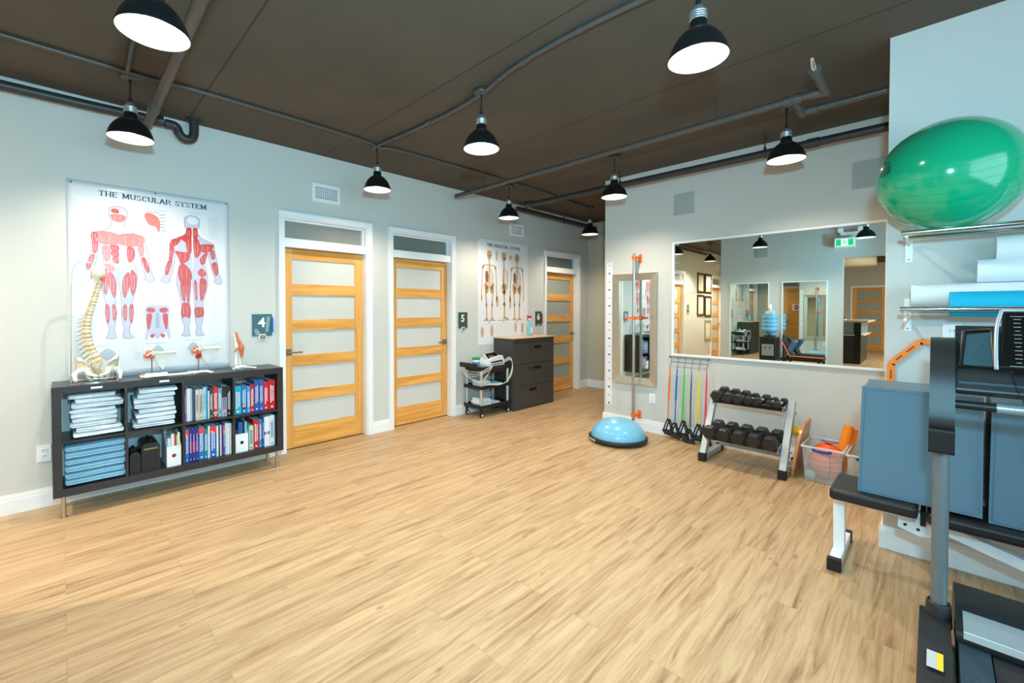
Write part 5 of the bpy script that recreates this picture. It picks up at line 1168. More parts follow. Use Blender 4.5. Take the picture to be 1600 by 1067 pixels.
# ------------------------------------------------------------------ balance trainer
bo = thing('balance_trainer', 'light blue half-ball balance trainer with black base on the floor by the mirror wall', 'balance ball', (2.045, 4.24, 0))
M().at((2.045,4.24,0)).lathe([(0,0.012),(0.27,0.012),(0.300,0.020),(0.303,0.050),(0.292,0.058),(0.275,0.058)], 48).lathe([(0.0,0.002),(0.25,0.002),(0.26,0.012)], 48).build('platform', mat('bosu_base', (40,40,42), 0.45), bo)
M().at((2.045,4.24,0)).lathe([(0.278,0.056)]+[(0.278*math.cos(a), 0.056+0.185*math.sin(a)) for a in [PI/2*i/14 for i in range(1,14)]]+[(0.0005,0.241)], 56).build('dome', mat('bosu_blue', (116,190,226), 0.28, coat=0.4, bump=0.03, bscale=40), bo)
lg = M()
for k in range(5):
    a = math.radians(228+k*5); b_ = math.radians(231+k*5); r_ = 0.3036
    lg.add([(2.045+r_*math.cos(a),4.24+r_*math.sin(a),0.027),(2.045+r_*math.cos(b_),4.24+r_*math.sin(b_),0.027),(2.045+r_*math.cos(b_),4.24+r_*math.sin(b_),0.045),(2.045+r_*math.cos(a),4.24+r_*math.sin(a),0.045)], [(0,1,2,3)])
lg.build('logo_print', WHITE, bo)

# ------------------------------------------------------------------ resistance bands on a wall hook rail
WIRE = mat('blue_grey_wire', (92,104,124), 0.4, 0.5)
hr = thing('hook_rail', 'wire hook rail on the wall below the left end of the big mirror', 'hook rack', (2.57, YB, 0.85))
yw = YB-0.022
m = M().tube([(2.375,yw,0.877),(2.765,yw,0.877)],0.003,8).tube([(2.385,yw,0.825),(2.765,yw,0.825)],0.003,8)
for k in range(6): m.tube([(2.385+0.075*k,yw,0.877),(2.385+0.075*k,yw,0.805),(2.385+0.075*k,yw-0.02,0.80)],0.003,8)
for x in (2.372, 2.768): m.tube([(x,yw,0.877),(x,YB,0.877)],0.005,8)
m.build('wire_frame', WIRE, hr)
for x in (2.368,2.772): M().ball((x,yw,0.877),0.008,10,8).build('end_knob', BLACK, hr)
HAN = mat('handle_webbing', (28,28,30), 0.7, bump=0.2, bscale=200)
def band(k, col, name, label, z1, sag, w0, pair, hx, hz):
    x = 2.385+0.075*k; y = yw-0.028; yb_ = y-0.02
    t = thing('resistance_band', label, 'exercise band', (x, y, 0.8), group='resistance bands')
    M().tube([(x+0.008*math.cos(a),y,0.792+0.010*math.sin(a)) for a in [2*PI*i/10 for i in range(10)]],0.0025,6,closed=True).tube([(x,y,0.782),(x,y,0.752)],[0.006,0.004],8).ball((x,y,0.765),0.008,10,8).build('snap_hook', CHROME, t)
    c = mat('band_'+name, col, 0.35, coat=0.2)
    if pair:
        for s_ in (-1,1): M().tube(curve([(x,y,0.75),(x+s_*0.003,y-0.004,0.62),(x+sag*0.5+s_*0.004,y-0.008,0.45),(x+sag+s_*pair,y-0.01,z1)]),w0*1.25,8).build('tubing', c, t)
    else: M().tube(curve([(x,y,0.75),(x+sag*0.3,y-0.004,0.62),(x+sag*0.7,y-0.008,0.40),(x+sag,y-0.01,z1)]),[w0*1.1]*4+[w0*1.6]*8+[w0*1.0]*7,10).build('tubing', c, t)
    y -= 0.030*(k % 2)
    for q,(dx,dz,rz_) in enumerate(((0.0,0.0,0.1),(0.028,-0.012,-0.25))):
        cx = x+sag+dx+hx; cz = hz+dz; h = M()
        tri = [(cx,y-0.012-0.012*q,z1-0.0),(cx-0.046,y-0.018-0.022*q,cz-0.060),(cx+0.046,y-0.018-0.022*q,cz-0.066+rz_*0.05)]
        h.tube(curve([tri[0],((tri[0][0]+tri[1][0])/2-0.004,tri[0][1],(tri[0][2]+tri[1][2])/2),tri[1]],4),0.0075,8).tube(curve([tri[0],((tri[0][0]+tri[2][0])/2+0.004,tri[0][1],(tri[0][2]+tri[2][2])/2),tri[2]],4),0.0075,8)
        hh = h.build('handle_strap', HAN, t); M().tube([(tri[1][0]-0.004,tri[1][1],tri[1][2]),(tri[2][0]+0.004,tri[2][1],tri[2][2])],0.0175,12).build('handle_grip', RUBBER, hh)
band(0,(250,122,20),'orange','orange resistance band at the left end of the hook rail',0.205,-0.018,0.0065,0,0.0,0.13)
band(1,(24,120,200),'blue','blue resistance band, second on the hook rail',0.185,-0.015,0.0065,0,0.0,0.125)
band(2,(70,200,60),'green','green resistance band with split tubing, third on the hook rail',0.215,-0.01,0.005,0.010,0.0,0.125)
band(3,(88,88,92),'grey','thin grey resistance band, fourth on the hook rail',0.150,-0.006,0.0032,0.005,-0.008,0.085)
band(4,(246,222,20),'yellow','yellow resistance band with two strands, fifth on the hook rail',0.205,-0.006,0.0045,0.014,0.0,0.13)
band(5,(240,72,104),'pink','pink resistance band, last on the hook rail, partly behind the dumbbell rack',0.215,-0.006,0.0045,0.010,0.0,0.125)

# ------------------------------------------------------------------ dumbbell rack
RK = mat('rack_silver_blue', (176,186,192), 0.35, 0.35); 
rk = thing('dumbbell_rack', 'two-tier silver dumbbell rack against the mirror wall', 'rack', (3.2, 4.45, 0))
for x in (2.905, 3.530):
    M().box(x-0.025,x+0.025,4.235,4.70,0.012,0.058).build('foot_tube', RK, rk, bevel=0.003)
    M().box(x-0.030,x+0.030,4.205,4.262,0.0,0.075).build('foot_cap', RUBBER, rk, bevel=0.004); M().box(x-0.030,x+0.030,4.67,4.725,0.0,0.065).build('foot_cap', RUBBER, rk, bevel=0.004)
    M().bar((x,4.245,0.055),(x,4.56,0.592),0.052,0.052,up=(0,1,0)).build('upright', RK, rk, bevel=0.004)
    for z,y in ((0.50,4.53),(0.20,4.35),(0.10,4.31),(0.055,4.30)): M().tube([(x+(0.026 if x > 3.2 else -0.026),y,z),(x+(0.040 if x > 3.2 else -0.040),y,z)],0.010,8).build('bolt', CHROME, rk)
M().box(2.93,3.505,4.60,4.625,0.075,0.125).build('cross_brace', RK, rk, bevel=0.003)
def tiltbox(x0,x1,yf,zf,depth,lip):
    # two angle rails tilted to the front
    m = M(); t = math.radians(5); dy, dz_ = math.cos(t), math.sin(t)
    for a in (0.0, depth):
        y = yf+a*dy; z = zf+a*dz_
        m.prism([(y,z),(y+0.045*dy,z+0.045*dz_),(y+0.045*dy-0.005*dz_,z+0.045*dz_+0.005),(y+0.004,z+0.006),(y-0.006,z+lip),(y-0.011,z+lip-0.002)],'x',x0,x1)
    return m
def shelf_rails(zf, yf):
    tiltbox(2.933,3.502,yf,zf,0.105,0.026).build('tray_rail', mat('tray_black', (26,26,28), 0.4), rk)
    M().box(2.934,3.501,yf+0.002,yf+0.17,zf-0.012,zf-0.006).build('tray_pan', mat('tray_black', (26,26,28), 0.4), rk)
    for x in (2.933,3.502): M().bar((x+(0.006 if x<3.2 else -0.006),yf-0.01,zf-0.004),(x+(0.006 if x<3.2 else -0.006),yf+0.17,zf+0.012),0.006,0.05).build('tray_bracket', RK, rk)
shelf_rails(0.535, 4.395); shelf_rails(0.222, 4.235)
HEX = mat('hex_rubber', (36,36,37), 0.34, bump=0.12, bscale=160)
def dumbbell(R, L, gl):
    R *= 1.05; L *= 1.15; gl *= 0.92
    """axis along +y, local origin at the middle"""
    t = thing('dumbbell', 'x', 'dumbbell', (0,0,0), group='hex dumbbells', local=True)
    for s_ in (-1,1):
        y0_, y1_ = s_*gl/2, s_*(gl/2+L); m = M(); ring = []
        for (yy, rr) in ((y0_,R*0.80),(y0_+s_*L*0.15,R),(y1_-s_*L*0.15,R),(y1_,R*0.84)):
            ring.append([(rr*math.cos(PI/6+i*PI/3+PI/6), yy, rr*math.sin(PI/6+i*PI/3+PI/6)) for i in range(6)])
        v = [p for r in ring for p in r]; fs = []
        for a in range(3):
            for i in range(6):
                q = (a*6+i, a*6+(i+1)%6, (a+1)*6+(i+1)%6, (a+1)*6+i); fs.append(q if s_ < 0 else q[::-1])
        fs.append(tuple(range(6))[::(1 if s_ > 0 else -1)]); fs.append(tuple(range(18,24))[::(-1 if s_ > 0 else 1)])
        m.add(v, fs); m.build('head', HEX, t, bevel=0.0025)
    M().tube([(0,-gl/2,0),(0,-gl*.3,0),(0,0,0),(0,gl*.3,0),(0,gl/2,0)],[0.011,0.0135,0.0155,0.0135,0.011],14).build('grip', CHROME, t)
    return t
tt = math.radians(5)
def put(R,L,gl,x,yf,zf,yaw,label,lift=0.0):
    o = dumbbell(R,L,gl); o['label'] = label; tot = gl/2+L
    h = R*0.866+0.016
    # centre sits on the two rails
    cy = yf+0.075*math.cos(tt)-h*math.sin(tt); cz = zf+0.075*math.sin(tt)+h*math.cos(tt)+lift
    o.location = (x, cy, cz); o.rotation_mode = 'XYZ'
    o.rotation_euler = (Matrix.Rotation(tt,3,'X') @ Matrix.Rotation(-yaw,3,'Z')).to_euler()
    return o
for k,(x,R,L,gl,yaw,lb) in enumerate([(2.945,0.050,0.062,0.12,0.06,'largest hex dumbbell at the left end of the upper tier'),(3.042,0.046,0.058,0.12,0.06,'second hex dumbbell from the left on the upper tier'),(3.130,0.044,0.055,0.12,0.08,'third hex dumbbell from the left on the upper tier'),
    (3.208,0.037,0.048,0.11,0.10,'fourth hex dumbbell on the upper tier, a smaller one'),(3.285,0.037,0.048,0.11,0.22,'fifth hex dumbbell on the upper tier, turned slightly right'),(3.362,0.030,0.040,0.10,0.12,'sixth hex dumbbell on the upper tier, one of the two smallest'),(3.427,0.030,0.040,0.10,0.16,'smallest hex dumbbell at the right end of the upper tier')]):
    put(R,L,gl,x+0.038,4.395,0.535,yaw,lb)
for k,(x,lb) in enumerate([(2.946,'big hex dumbbell at the left end of the lower tier'),(3.064,'big hex dumbbell, second from the left on the lower tier'),(3.182,'big hex dumbbell in the middle of the lower tier'),(3.300,'big hex dumbbell, fourth from the left on the lower tier'),(3.416,'big hex dumbbell at the right end of the lower tier')]):
    put(0.0590,0.078,0.125,x+0.036,4.235,0.222,0.04,lb)

# ------------------------------------------------------------------ balance board and storage bins
BW = wood_mat('balance_board_ply', (206,142,84), (176,108,58), 'z', 1.0, 0.35)
bb = thing('balance_board', 'varnished wooden balance board leaning between the dumbbell rack and the bin', 'balance board', (3.6, 4.55, 0))
q = []
for (yy, zz) in ((4.35,0.0),(4.35,0.28),(4.375,0.35),(4.44,0.41),(4.52,0.435),(4.70,0.44),(4.745,0.40),(4.75,0.0)): q.append((yy,zz))
m = M(); m.T = Matrix.Translation((3.575,0,0)) @ Matrix.Rotation(math.radians(7),4,'Y'); m.prism(smooth_closed(q,3)[:], 'x', -0.010, 0.010)
for i,v in enumerate(m.v): m.v[i] = (v[0], v[1], max(v[2],0.002))
m.build('board', BW, bb)
yb2 = thing('yellow_ball', 'small yellow ball squeezed between the rack and the balance board', 'ball', (3.562, 4.60, 0.30))
M().ball((3.560,4.60,0.335),0.045,20,12).build('ball_skin', mat('ball_yellow', (240,176,30), 0.4), yb2)
BINM = mat('clear_bin_plastic', (232,236,236), 0.18, alpha=0.2); BINR = mat('bin_rim', (238,240,240), 0.25, alpha=0.6)
def bin_(x0,x1,y0,y1,h,label):
    t = thing('storage_bin', label, 'storage box', ((x0+x1)/2,(y0+y1)/2,0), group='clear storage bins'); i_ = 0.018; w = 0.003
    def shell(a,b,c,d,z0,z1,ins): return [(a+ins,c+ins,z0),(b-ins,c+ins,z0),(b-ins,d-ins,z0),(a+ins,d-ins,z0),(a,c,z1),(b,c,z1),(b,d,z1),(a,d,z1)]
    m = M(); o = shell(x0,x1,y0,y1,0.004,h,i_); n = shell(x0+w,x1-w,y0+w,y1-w,0.007,h,i_)
    m.add(o,[(0,3,2,1),(0,1,5,4),(1,2,6,5),(2,3,7,6),(3,0,4,7)]); m.add(n,[(0,1,2,3),(4,5,1,0),(5,6,2,1),(6,7,3,2),(7,4,0,3)])
    m.build('bin_walls', BINM, t)
    r = M().box(x0-.008,x1+.008,y0-.008,y0+.004,h-.012,h+.004).box(x0-.008,x1+.008,y1-.004,y1+.008,h-.012,h+.004).box(x0-.008,x0+.004,y0+.004,y1-.004,h-.012,h+.004).box(x1-.004,x1+.008,y0+.004,y1-.004,h-.012,h+.004)
    r.build('bin_rim', BINR, t, bevel=0.002)
    HB = mat('bin_handle_blue', (22,62,150), 0.3); xm = (x0+x1)/2
    for yy in (y0-0.016, y1+0.010):
        M().tube(curve([(xm-0.055,yy,h-0.010),(xm-0.05,yy,h-0.022),(xm,yy,h-0.026),(xm+0.05,yy,h-0.022),(xm+0.055,yy,h-0.010)]),0.010,8).build('bin_handle', HB, t)
    return t
bin_(3.640,3.905,4.345,4.70,0.285,'clear plastic storage bin with blue handles holding the basketball')
bin_(3.925,4.165,4.345,4.70,0.275,'second clear storage bin, next to the pier, half hidden by the bench')
bk = thing('basketball', 'orange-brown basketball inside the clear bin', 'ball', (3.775,4.50,0.135))
M().ball((3.775,4.495,0.130),0.118,36,22).build('ball_skin', mat('basketball_skin', (222,112,84), 0.6, bump=0.3, bscale=400), bk)
sm_ = M(); R_ = 0.1185
for rot in (Matrix.Rotation(0.4,3,'Z'), Matrix.Rotation(0.4,3,'Z') @ Matrix.Rotation(PI/2,3,'X'), Matrix.Rotation(0.4,3,'Z') @ Matrix.Rotation(PI/2,3,'Y')):
    sm_.tube([Vector((3.775,4.495,0.130))+rot @ Vector((R_*math.cos(a),R_*math.sin(a),0)) for a in [2*PI*i/40 for i in range(40)]],0.0022,6,closed=True)
for s_ in (-1,1): sm_.tube([Vector((3.775,4.495,0.130))+Matrix.Rotation(0.4,3,'Z') @ Vector((R_*math.cos(a)*math.cos(0.35*math.cos(a)),R_*math.sin(a)*0.94,s_*R_*0.34+0*a)).normalized()*R_ for a in [2*PI*i/40 for i in range(40)]],0.0022,6,closed=True)
sm_.build('seams', mat('ball_seam', (60,40,36), 0.6), bk)
cn = thing('marker_cone', 'flat orange marker cone lying on top of the basketball', 'cone', (3.79,4.50,0.25))
M().at((3.79,4.50,0.236),(0.12,0.08,0)).lathe([(0.098,0.0),(0.10,0.004),(0.075,0.030),(0.030,0.060),(0.026,0.062),(0.024,0.056),(0.070,0.026),(0.094,0.0)],32).build('cone_body', mat('cone_orange', (248,84,24), 0.4), cn)
FO = mat('orange_foam', (252,140,24), 0.8, bump=0.15, bscale=150)
for (a,b,r_,lb) in (((3.835,4.59,0.05),(3.905,4.66,0.435),0.034,'thick orange foam tube standing up out of the clear bin'),((3.872,4.625,0.05),(3.946,4.69,0.405),0.018,'thinner orange foam tube behind the thick one')):
    o = M().tube([a,b],r_,24).build('foam_tube', FO); tag(o,lb,'foam roller','orange foam tubes')
o = M().ball((3.690,4.40,0.045),0.036,16,10,(1,0.8,1.0)).build('green_massage_ball', mat('green_soft', (120,196,170), 0.5)); tag(o,'small pale green massage ball in the front corner of the clear bin','ball')
o = M().ball((4.02,4.46,0.062),0.052,20,12).build('red_ball', mat('ball_red', (232,84,52), 0.45)); tag(o,'red ball in the half hidden second bin','ball')
# orange slotted rack on the pier
orr = thing('orange_wall_rack', 'slotted orange bent metal bracket fixed to the pier behind the treadmill', 'wall bracket', (4.3, YP, 1.1))
OM = mat('orange_powdercoat', (252,138,32), 0.4)
def bent(off,y0_,y1_):
    m = M(); path = [(4.216,0.90),(4.216,1.085),(4.335,1.218),(4.43,1.218)]
    for a,b in zip(path,path[1:]): m.bar((a[0]+off,(y0_+y1_)/2,a[1]-off),(b[0]+off,(y0_+y1_)/2,b[1]-off),abs(y1_-y0_),0.034,up=(0,0,1) if a[0]!=b[0] else (1,0,0))
    return m
bent(0,YP-0.018,YP-0.003).build('bracket_arm', OM, orr)
sl = M()
for (xa,za,xb,zb_) in ((4.216,0.93,4.216,0.97),(4.216,1.0,4.216,1.05),(4.236,1.107,4.262,1.136),(4.28,1.156,4.312,1.192)):
    d_ = Vector((xb-xa,0,zb_-za)); sl.bar((xa,YP-0.0185,za),(xb,YP-0.0185,zb_),0.002,0.007,up=(0,0,1) if xa!=xb else (1,0,0))
sl.build('bracket_slots', mat('slot_brown', (150,70,20), 0.6), orr)

# ------------------------------------------------------------------ shelves with rollers and the green ball
BRK = mat('white_bracket', (230,234,238), 0.35)
def bar_shelf(z, label, yf):
    t = thing('bar_shelf', label, 'shelf', (4.9, YP, z), group='two-bar wall shelves')
    for y in (yf, YP-0.085): M().tube([(4.262,y,z),(5.62,y,z)],0.0125,16).build('bar', CHROME, t)
    for x in (4.282, 4.92, 5.55):
        M().box(x-0.0155,x+0.0155,YP-0.004,YP,z-0.125,z+0.06 if z < 1.6 else z+0.0).build('wall_plate', BRK, t, bevel=0.001)
        M().box(x-0.006,x+0.006,yf,YP-0.004,z-(0.022 if z > 1.6 else 0.062),z-(0.0135 if z > 1.6 else 0.050)).build('bracket_arm', BRK, t)
        for dz_ in (-0.11,-0.03): M().ball((x,YP-0.005,z+dz_),0.004,8,6).build('screw', NICKEL, t)
    return t
bar_shelf(1.400,'lower chrome two-bar wall shelf holding the foam rollers',3.14)
bar_shelf(1.790,'upper chrome two-bar wall shelf holding the green ball',3.12)
FW = mat('white_foam', (236,238,240), 0.85, bump=0.08, bscale=250); FB = mat('turquoise_foam', (10,176,214), 0.7, bump=0.1, bscale=250)
for (x0,y,z,lb) in ((4.297,3.366,1.474,'longest white foam roller, bottom of the white pile'),(4.537,3.372,1.594,'middle white foam roller of the pile above the blue one'),(4.600,3.378,1.706,'topmost white foam roller just under the ball shelf')):
    o = M().tube([(x0,y,z),(x0+0.91,y,z)],0.0595,36).build('foam_roller', FW, None, bevel=0.003); tag(o,lb,'foam roller','white foam rollers')
o = M().tube([(4.440,3.235,1.425),(5.35,3.235,1.425)],0.062,36).build('foam_roller', FB, None, bevel=0.004); tag(o,'turquoise foam roller in front of the white ones','foam roller')
ball = thing('exercise_ball', 'big shiny green exercise ball on the upper wall shelf', 'exercise ball', (4.43,3.16,2.055))
M().ball((4.43,3.165,2.062),0.270,64,40).build('ball_skin', mat('green_vinyl', (10,164,118), 0.14, coat=0.5, bump=0.02, bscale=6), ball)
rg = M()
for k in range(-3,4):
    a = k*0.14; rr = 0.2703*math.cos(a); 
    rg.tube([Vector((4.43,3.165,2.062))+Matrix.Rotation(0.5,3,'X') @ Vector((rr*math.cos(t_),rr*math.sin(t_),0.2703*math.sin(a))) for t_ in [2*PI*i/72 for i in range(72)]],0.0005,4,closed=True)
rg.build('ribs', mat('green_vinyl_rib', (8,146,106), 0.2), ball)
def on_ball(az, el, txt, size, mm, nm, bold=0):
    d = Vector((math.cos(el)*math.cos(az), math.cos(el)*math.sin(az), math.sin(el))); c0 = Vector((4.43,3.165,2.062))
    right = Vector((0,0,1)).cross(d).normalized(); up = d.cross(right); p = c0+d*0.2715
    mt = Matrix(((right.x,up.x,d.x,p.x),(right.y,up.y,d.y,p.y),(right.z,up.z,d.z,p.z),(0,0,0,1)))
    return text_obj(nm, txt, size, mm, ball, mt @ Matrix.Rotation(-0.15,4,'Z'), bold=bold)
PR = mat('ball_print_dark', (10,84,66), 0.4)
pd = M(); c0 = Vector((4.43,3.165,2.062))
for r_ in range(5):
    for k in range(9 if r_ else 7):
        az = math.radians(-158+k*2.2); el = math.radians(16.0-r_*2.3-(2.0 if r_ else 0)); w_ = math.radians(0.9); h_ = math.radians(0.85 if r_ else 1.9)
        qq = [c0+Vector((math.cos(e)*math.cos(a),math.cos(e)*math.sin(a),math.sin(e)))*0.2708 for a,e in ((az-w_,el-h_),(az+w_,el-h_),(az+w_,el+h_),(az-w_,el+h_))]
        pd.add(qq,[(0,1,2,3)])
pd.build('printed_text', PR, ball)

# ------------------------------------------------------------------ weight bench with cushion blocks
BWH = mat('bench_white', (232,236,238), 0.3); BPAD = mat('bench_vinyl_black', (28,30,32), 0.38, bump=0.08, bscale=200)
wb_ = thing('weight_bench', 'white framed weight bench with black pads in front of the pier', 'bench', (4.6, 3.12, 0))
M().box(4.005,4.345,2.93,3.26,0.385,0.445).build('seat_pad', BPAD, wb_, bevel=0.018, seg=3)
M().box(4.375,5.30,2.93,3.26,0.375,0.432).build('back_pad', BPAD, wb_, bevel=0.018, seg=3)
M().bar((3.985,3.10,0.362),(4.34,3.10,0.352),0.05,0.045).build('seat_rail', BWH, wb_, bevel=0.003)
M().bar((4.33,3.10,0.355),(5.32,3.10,0.055),0.05,0.05).build('main_tube', BWH, wb_, bevel=0.003)
M().bar((4.35,3.10,0.355),(5.25,3.10,0.350),0.04,0.035).build('back_rail', BWH, wb_, bevel=0.003)
M().bar((4.03,3.11,0.34),(4.03,3.13,0.045),0.05,0.05,up=(0,1,0)).build('front_post', BWH, wb_, bevel=0.003)
M().box(4.004,4.054,2.96,3.38,0.012,0.060).build('front_foot', BWH, wb_, bevel=0.003)
M().box(5.29,5.34,2.90,3.36,0.012,0.060).build('rear_foot', BWH, wb_, bevel=0.003)
for (x,y) in ((4.029,2.955),(4.029,3.385),(5.315,2.895),(5.315,3.365)): M().box(x-0.030,x+0.030,y-0.018,y+0.018,0.0,0.066).build('foot_cap', RUBBER, wb_, bevel=0.003)
gp = M().prism([(4.27,0.345),(4.40,0.345),(4.42,0.275),(4.35,0.262),(4.27,0.285)],'y',3.066,3.072); gp.build('gusset_plate', BWH, wb_)
for x,z in ((4.297,0.305),(4.345,0.295)): M().tube([(x,3.066,z),(x,3.063,z)],0.007,10).build('bolt_hole', BLACK, wb_)
M().box(4.352,4.372,3.03,3.17,0.33,0.40).build('hinge_block', BLACK, wb_)
CUSH = mat('blue_grey_vinyl', (88,122,142), 0.42, bump=0.08, bscale=220)
def cushion(x0,x1,y0,y1,z0,z1,lean,label):
    t = thing('positioning_cushion', label, 'cushion', ((x0+x1)/2,(y0+y1)/2,z0), group='blue-grey cushion blocks')
    m = M().prism([(x0,z0),(x1,z0),(x1-lean*0.2,z1-0.0),(x0+lean,z1)],'y',y0,y1); m.build('cushion_body', CUSH, t, bevel=0.016, seg=3)
    s_ = M()
    for y in (y0-0.0005,y1+0.0005): s_.tube([(x0+0.012,y,z0+0.012),(x1-0.012,y,z0+0.012),(x1-0.012-lean*.2,y,z1-0.012),(x0+lean+0.012,y,z1-0.012)],0.0022,6,closed=True)
    s_.build('piping', CUSH, t)
    return t
cushion(4.118,4.552,2.985,3.31,0.448,1.000,0.012,'blue-grey vinyl cushion block on the bench seat, nearest the bins')
cushion(4.570,5.02,2.985,3.31,0.436,0.985,0.004,'blue-grey vinyl cushion block behind the treadmill upright')

# ------------------------------------------------------------------ treadmill
TMB = mat('treadmill_black_plastic', (36,40,42), 0.38, bump=0.06, bscale=300); TMG = mat('treadmill_grey_post', (110,122,128), 0.4, 0.3); TMS = mat('treadmill_silver', (176,192,200), 0.3, 0.5)
TMD = mat('treadmill_tray', (52,88,104), 0.45); BELT = mat('running_belt', (38,42,46), 0.75, bump=0.3, bscale=400)
tm = thing('treadmill', 'black treadmill with grey uprights at the right edge of the photo', 'treadmill', (4.78, 2.2, 0))
TXL, TXR = 4.415, 5.145
for x in (TXL, TXR):
    sg = 1 if x == TXL else -1
    M().tube([(x,2.50,0.10),(x,2.52,0.90)],0.0245,28).build('upright_post', TMG, tm)
    m = M(); out = [(2.02,0.0),(2.02,0.07),(2.12,0.13),(2.30,0.165),(2.44,0.175),(2.545,0.175),(2.60,0.12),(2.64,0.05),(2.64,0.0)]
    m.prism(out,'x',x-0.054,x+0.034) ; m.build('side_foot', TMB, tm, bevel=0.014, seg=3)
    M().at((x,2.505,0)).lathe([(0.040,0.14),(0.036,0.225),(0.032,0.232),(0.026,0.225)],28).build('post_boot', TMB, tm)
    # handrail casting: tall column, rubber end, arm running up to the console
    m = M().prism(smooth_closed([(2.435,0.936),(2.52,0.930),(2.60,0.936),(2.635,1.04),(2.66,1.16),(2.74,1.23),(2.68,1.28),(2.57,1.255),(2.49,1.17),(2.45,1.05)],4),'x',x-0.036,x+0.034,smooth=True); m.build('handrail_casting', TMB, tm, bevel=0.016, seg=3)
    M().prism([(2.435,0.838),(2.575,0.838),(2.60,0.935),(2.425,0.935)],'x',x-0.037,x+0.035).build('casting_end', RUBBER, tm, bevel=0.010, seg=2)
M().box(TXL-0.060+0.003,TXL-0.0555,2.30,2.34,0.05,0.12)
lbp = M().box(TXL-0.012,TXL+0.020,2.155,2.235,0.1405,0.1415); 
# warning label on the sloping face of the near foot cover
m = M(); m.add([(TXL-0.030,2.165,0.1485),(TXL+0.012,2.165,0.1485),(TXL+0.012,2.245,0.1640),(TXL-0.030,2.245,0.1640)],[(0,1,2,3)]); m.build('warning_label', mat('label_grey', (186,194,198), 0.4), tm)
m = M(); m.add([(TXL-0.004,2.166,0.1492),(TXL+0.011,2.166,0.1492),(TXL+0.011,2.244,0.1647),(TXL-0.004,2.244,0.1647)],[(0,1,2,3)]); m.build('warning_strip', mat('label_yellow', (236,206,30), 0.4), tm)
# deck
M().box(4.464,5.096,0.75,2.86,0.045,0.115).build('deck_frame', TMB, tm, bevel=0.004)
for (a,b) in ((4.466,4.548),(5.012,5.094)):
    M().box(a,b,0.75,2.43,0.115,0.148).build('side_rail', mat('ribbed_rail', (46,66,80), 0.5, bump=0.5, bscale=90), tm, bevel=0.004)
M().box(4.552,5.008,0.78,2.45,0.115,0.139).build('belt', BELT, tm)
M().prism([(2.40,0.148),(2.405,0.186),(2.52,0.212),(2.58,0.222),(2.80,0.205),(2.88,0.10),(2.88,0.045),(2.44,0.115)],'x',4.460,5.100).build('motor_hood', TMB, tm, bevel=0.012, seg=3)
m = M(); m.prism([(2.392,0.172),(2.400,0.198),(2.515,0.222),(2.515,0.214),(2.41,0.190),(2.402,0.170)],'x',4.480,5.080); m.build('hood_band', TMS, tm, bevel=0.002)
# console
cx0, cx1 = TXL+0.036, TXR-0.036
M().prism([(2.46,1.085),(2.50,1.070),(2.72,1.10),(2.78,1.30),(2.70,1.335),(2.60,1.21),(2.50,1.165)],'x',cx0,cx1).build('console_body', TMB, tm, bevel=0.014, seg=3)
for (a,b) in ((4.470,4.548),(5.012,5.09)):
    m = M(); m.add([(a,2.515,1.182),(b,2.515,1.182),(b,2.665,1.305),(a,2.665,1.290)],[(0,1,2,3)]); m.T = Matrix.Identity(4)
    m.build('cup_tray', TMD, tm, solid=0.006)
    rim = [(a-0.008,2.508,1.178),(b+0.004,2.508,1.178),(b+0.004,2.675,1.318),(a+0.004,2.675,1.306)]
    M().tube(rim,0.008,8,closed=True).build('tray_rim', TMB, tm)
def quad_slab(P, t, name, mtl, parent, bevel=0.0):
    Pv = [Vector(p) for p in P]; n = (Pv[1]-Pv[0]).cross(Pv[3]-Pv[0]).normalized()
    return M().add([tuple(p) for p in Pv]+[tuple(p-n*t) for p in Pv],[(0,1,2,3),(7,6,5,4),(0,4,5,1),(1,5,6,2),(2,6,7,3),(3,7,4,0)]).build(name, mtl, parent, bevel=bevel, seg=3)
py0, pz0, py1, pz1 = 2.44, 1.186, 2.56, 1.392
pan = quad_slab([(4.552,py0,pz0),(5.008,py0,pz0),(4.990,py1,pz1),(4.570,py1,pz1)],0.030,'display_panel',BLACKGLOSS,tm,0.008)
M().tube(curve([(4.549,py0-0.004,pz0-0.006),(4.549,py0+0.03,pz0+0.06),(4.554,py0+0.085,pz0+0.15),(4.567,py1+0.002,pz1+0.002)]),0.006,8).build('panel_edge', TMS, tm)
M().tube(curve([(5.011,py0-0.004,pz0-0.006),(5.011,py0+0.03,pz0+0.06),(5.006,py0+0.085,pz0+0.15),(4.993,py1+0.002,pz1+0.002)]),0.006,8).build('panel_edge', TMS, tm)
M().tube([(4.567,py1+0.002,pz1+0.002),(4.993,py1+0.002,pz1+0.002)],0.005,8).build('panel_edge', TMS, tm)
nn = Vector((0,-(pz1-pz0),(py1-py0))).normalized(); dots = M()
for k in range(12):
    f = 0.10+0.068*k; y = py0+(py1-py0)*f+nn.y*0.001; z = pz0+(pz1-pz0)*f+nn.z*0.001; xw = (0.006,0.009,0.008,0.009)[k % 4]
    for xc in (4.603, 4.957): dots.bar((xc-xw,y,z),(xc+xw,y,z),0.0055,0.001)
for xc in (4.603,4.957):
    for f,wd in ((0.04,0.022),(0.90,0.016)): dots.bar((xc-wd,py0+(py1-py0)*f+nn.y*.001,pz0+(pz1-pz0)*f+nn.z*.001),(xc+wd,py0+(py1-py0)*f+nn.y*.001,pz0+(pz1-pz0)*f+nn.z*.001),0.003,0.001)
dots.build('panel_markings', mat('panel_white', (200,214,216), 0.4), pan)
qs = lambda f, x: (x, py0+(py1-py0)*f+nn.y*0.0015, pz0+(pz1-pz0)*f+nn.z*0.0015)
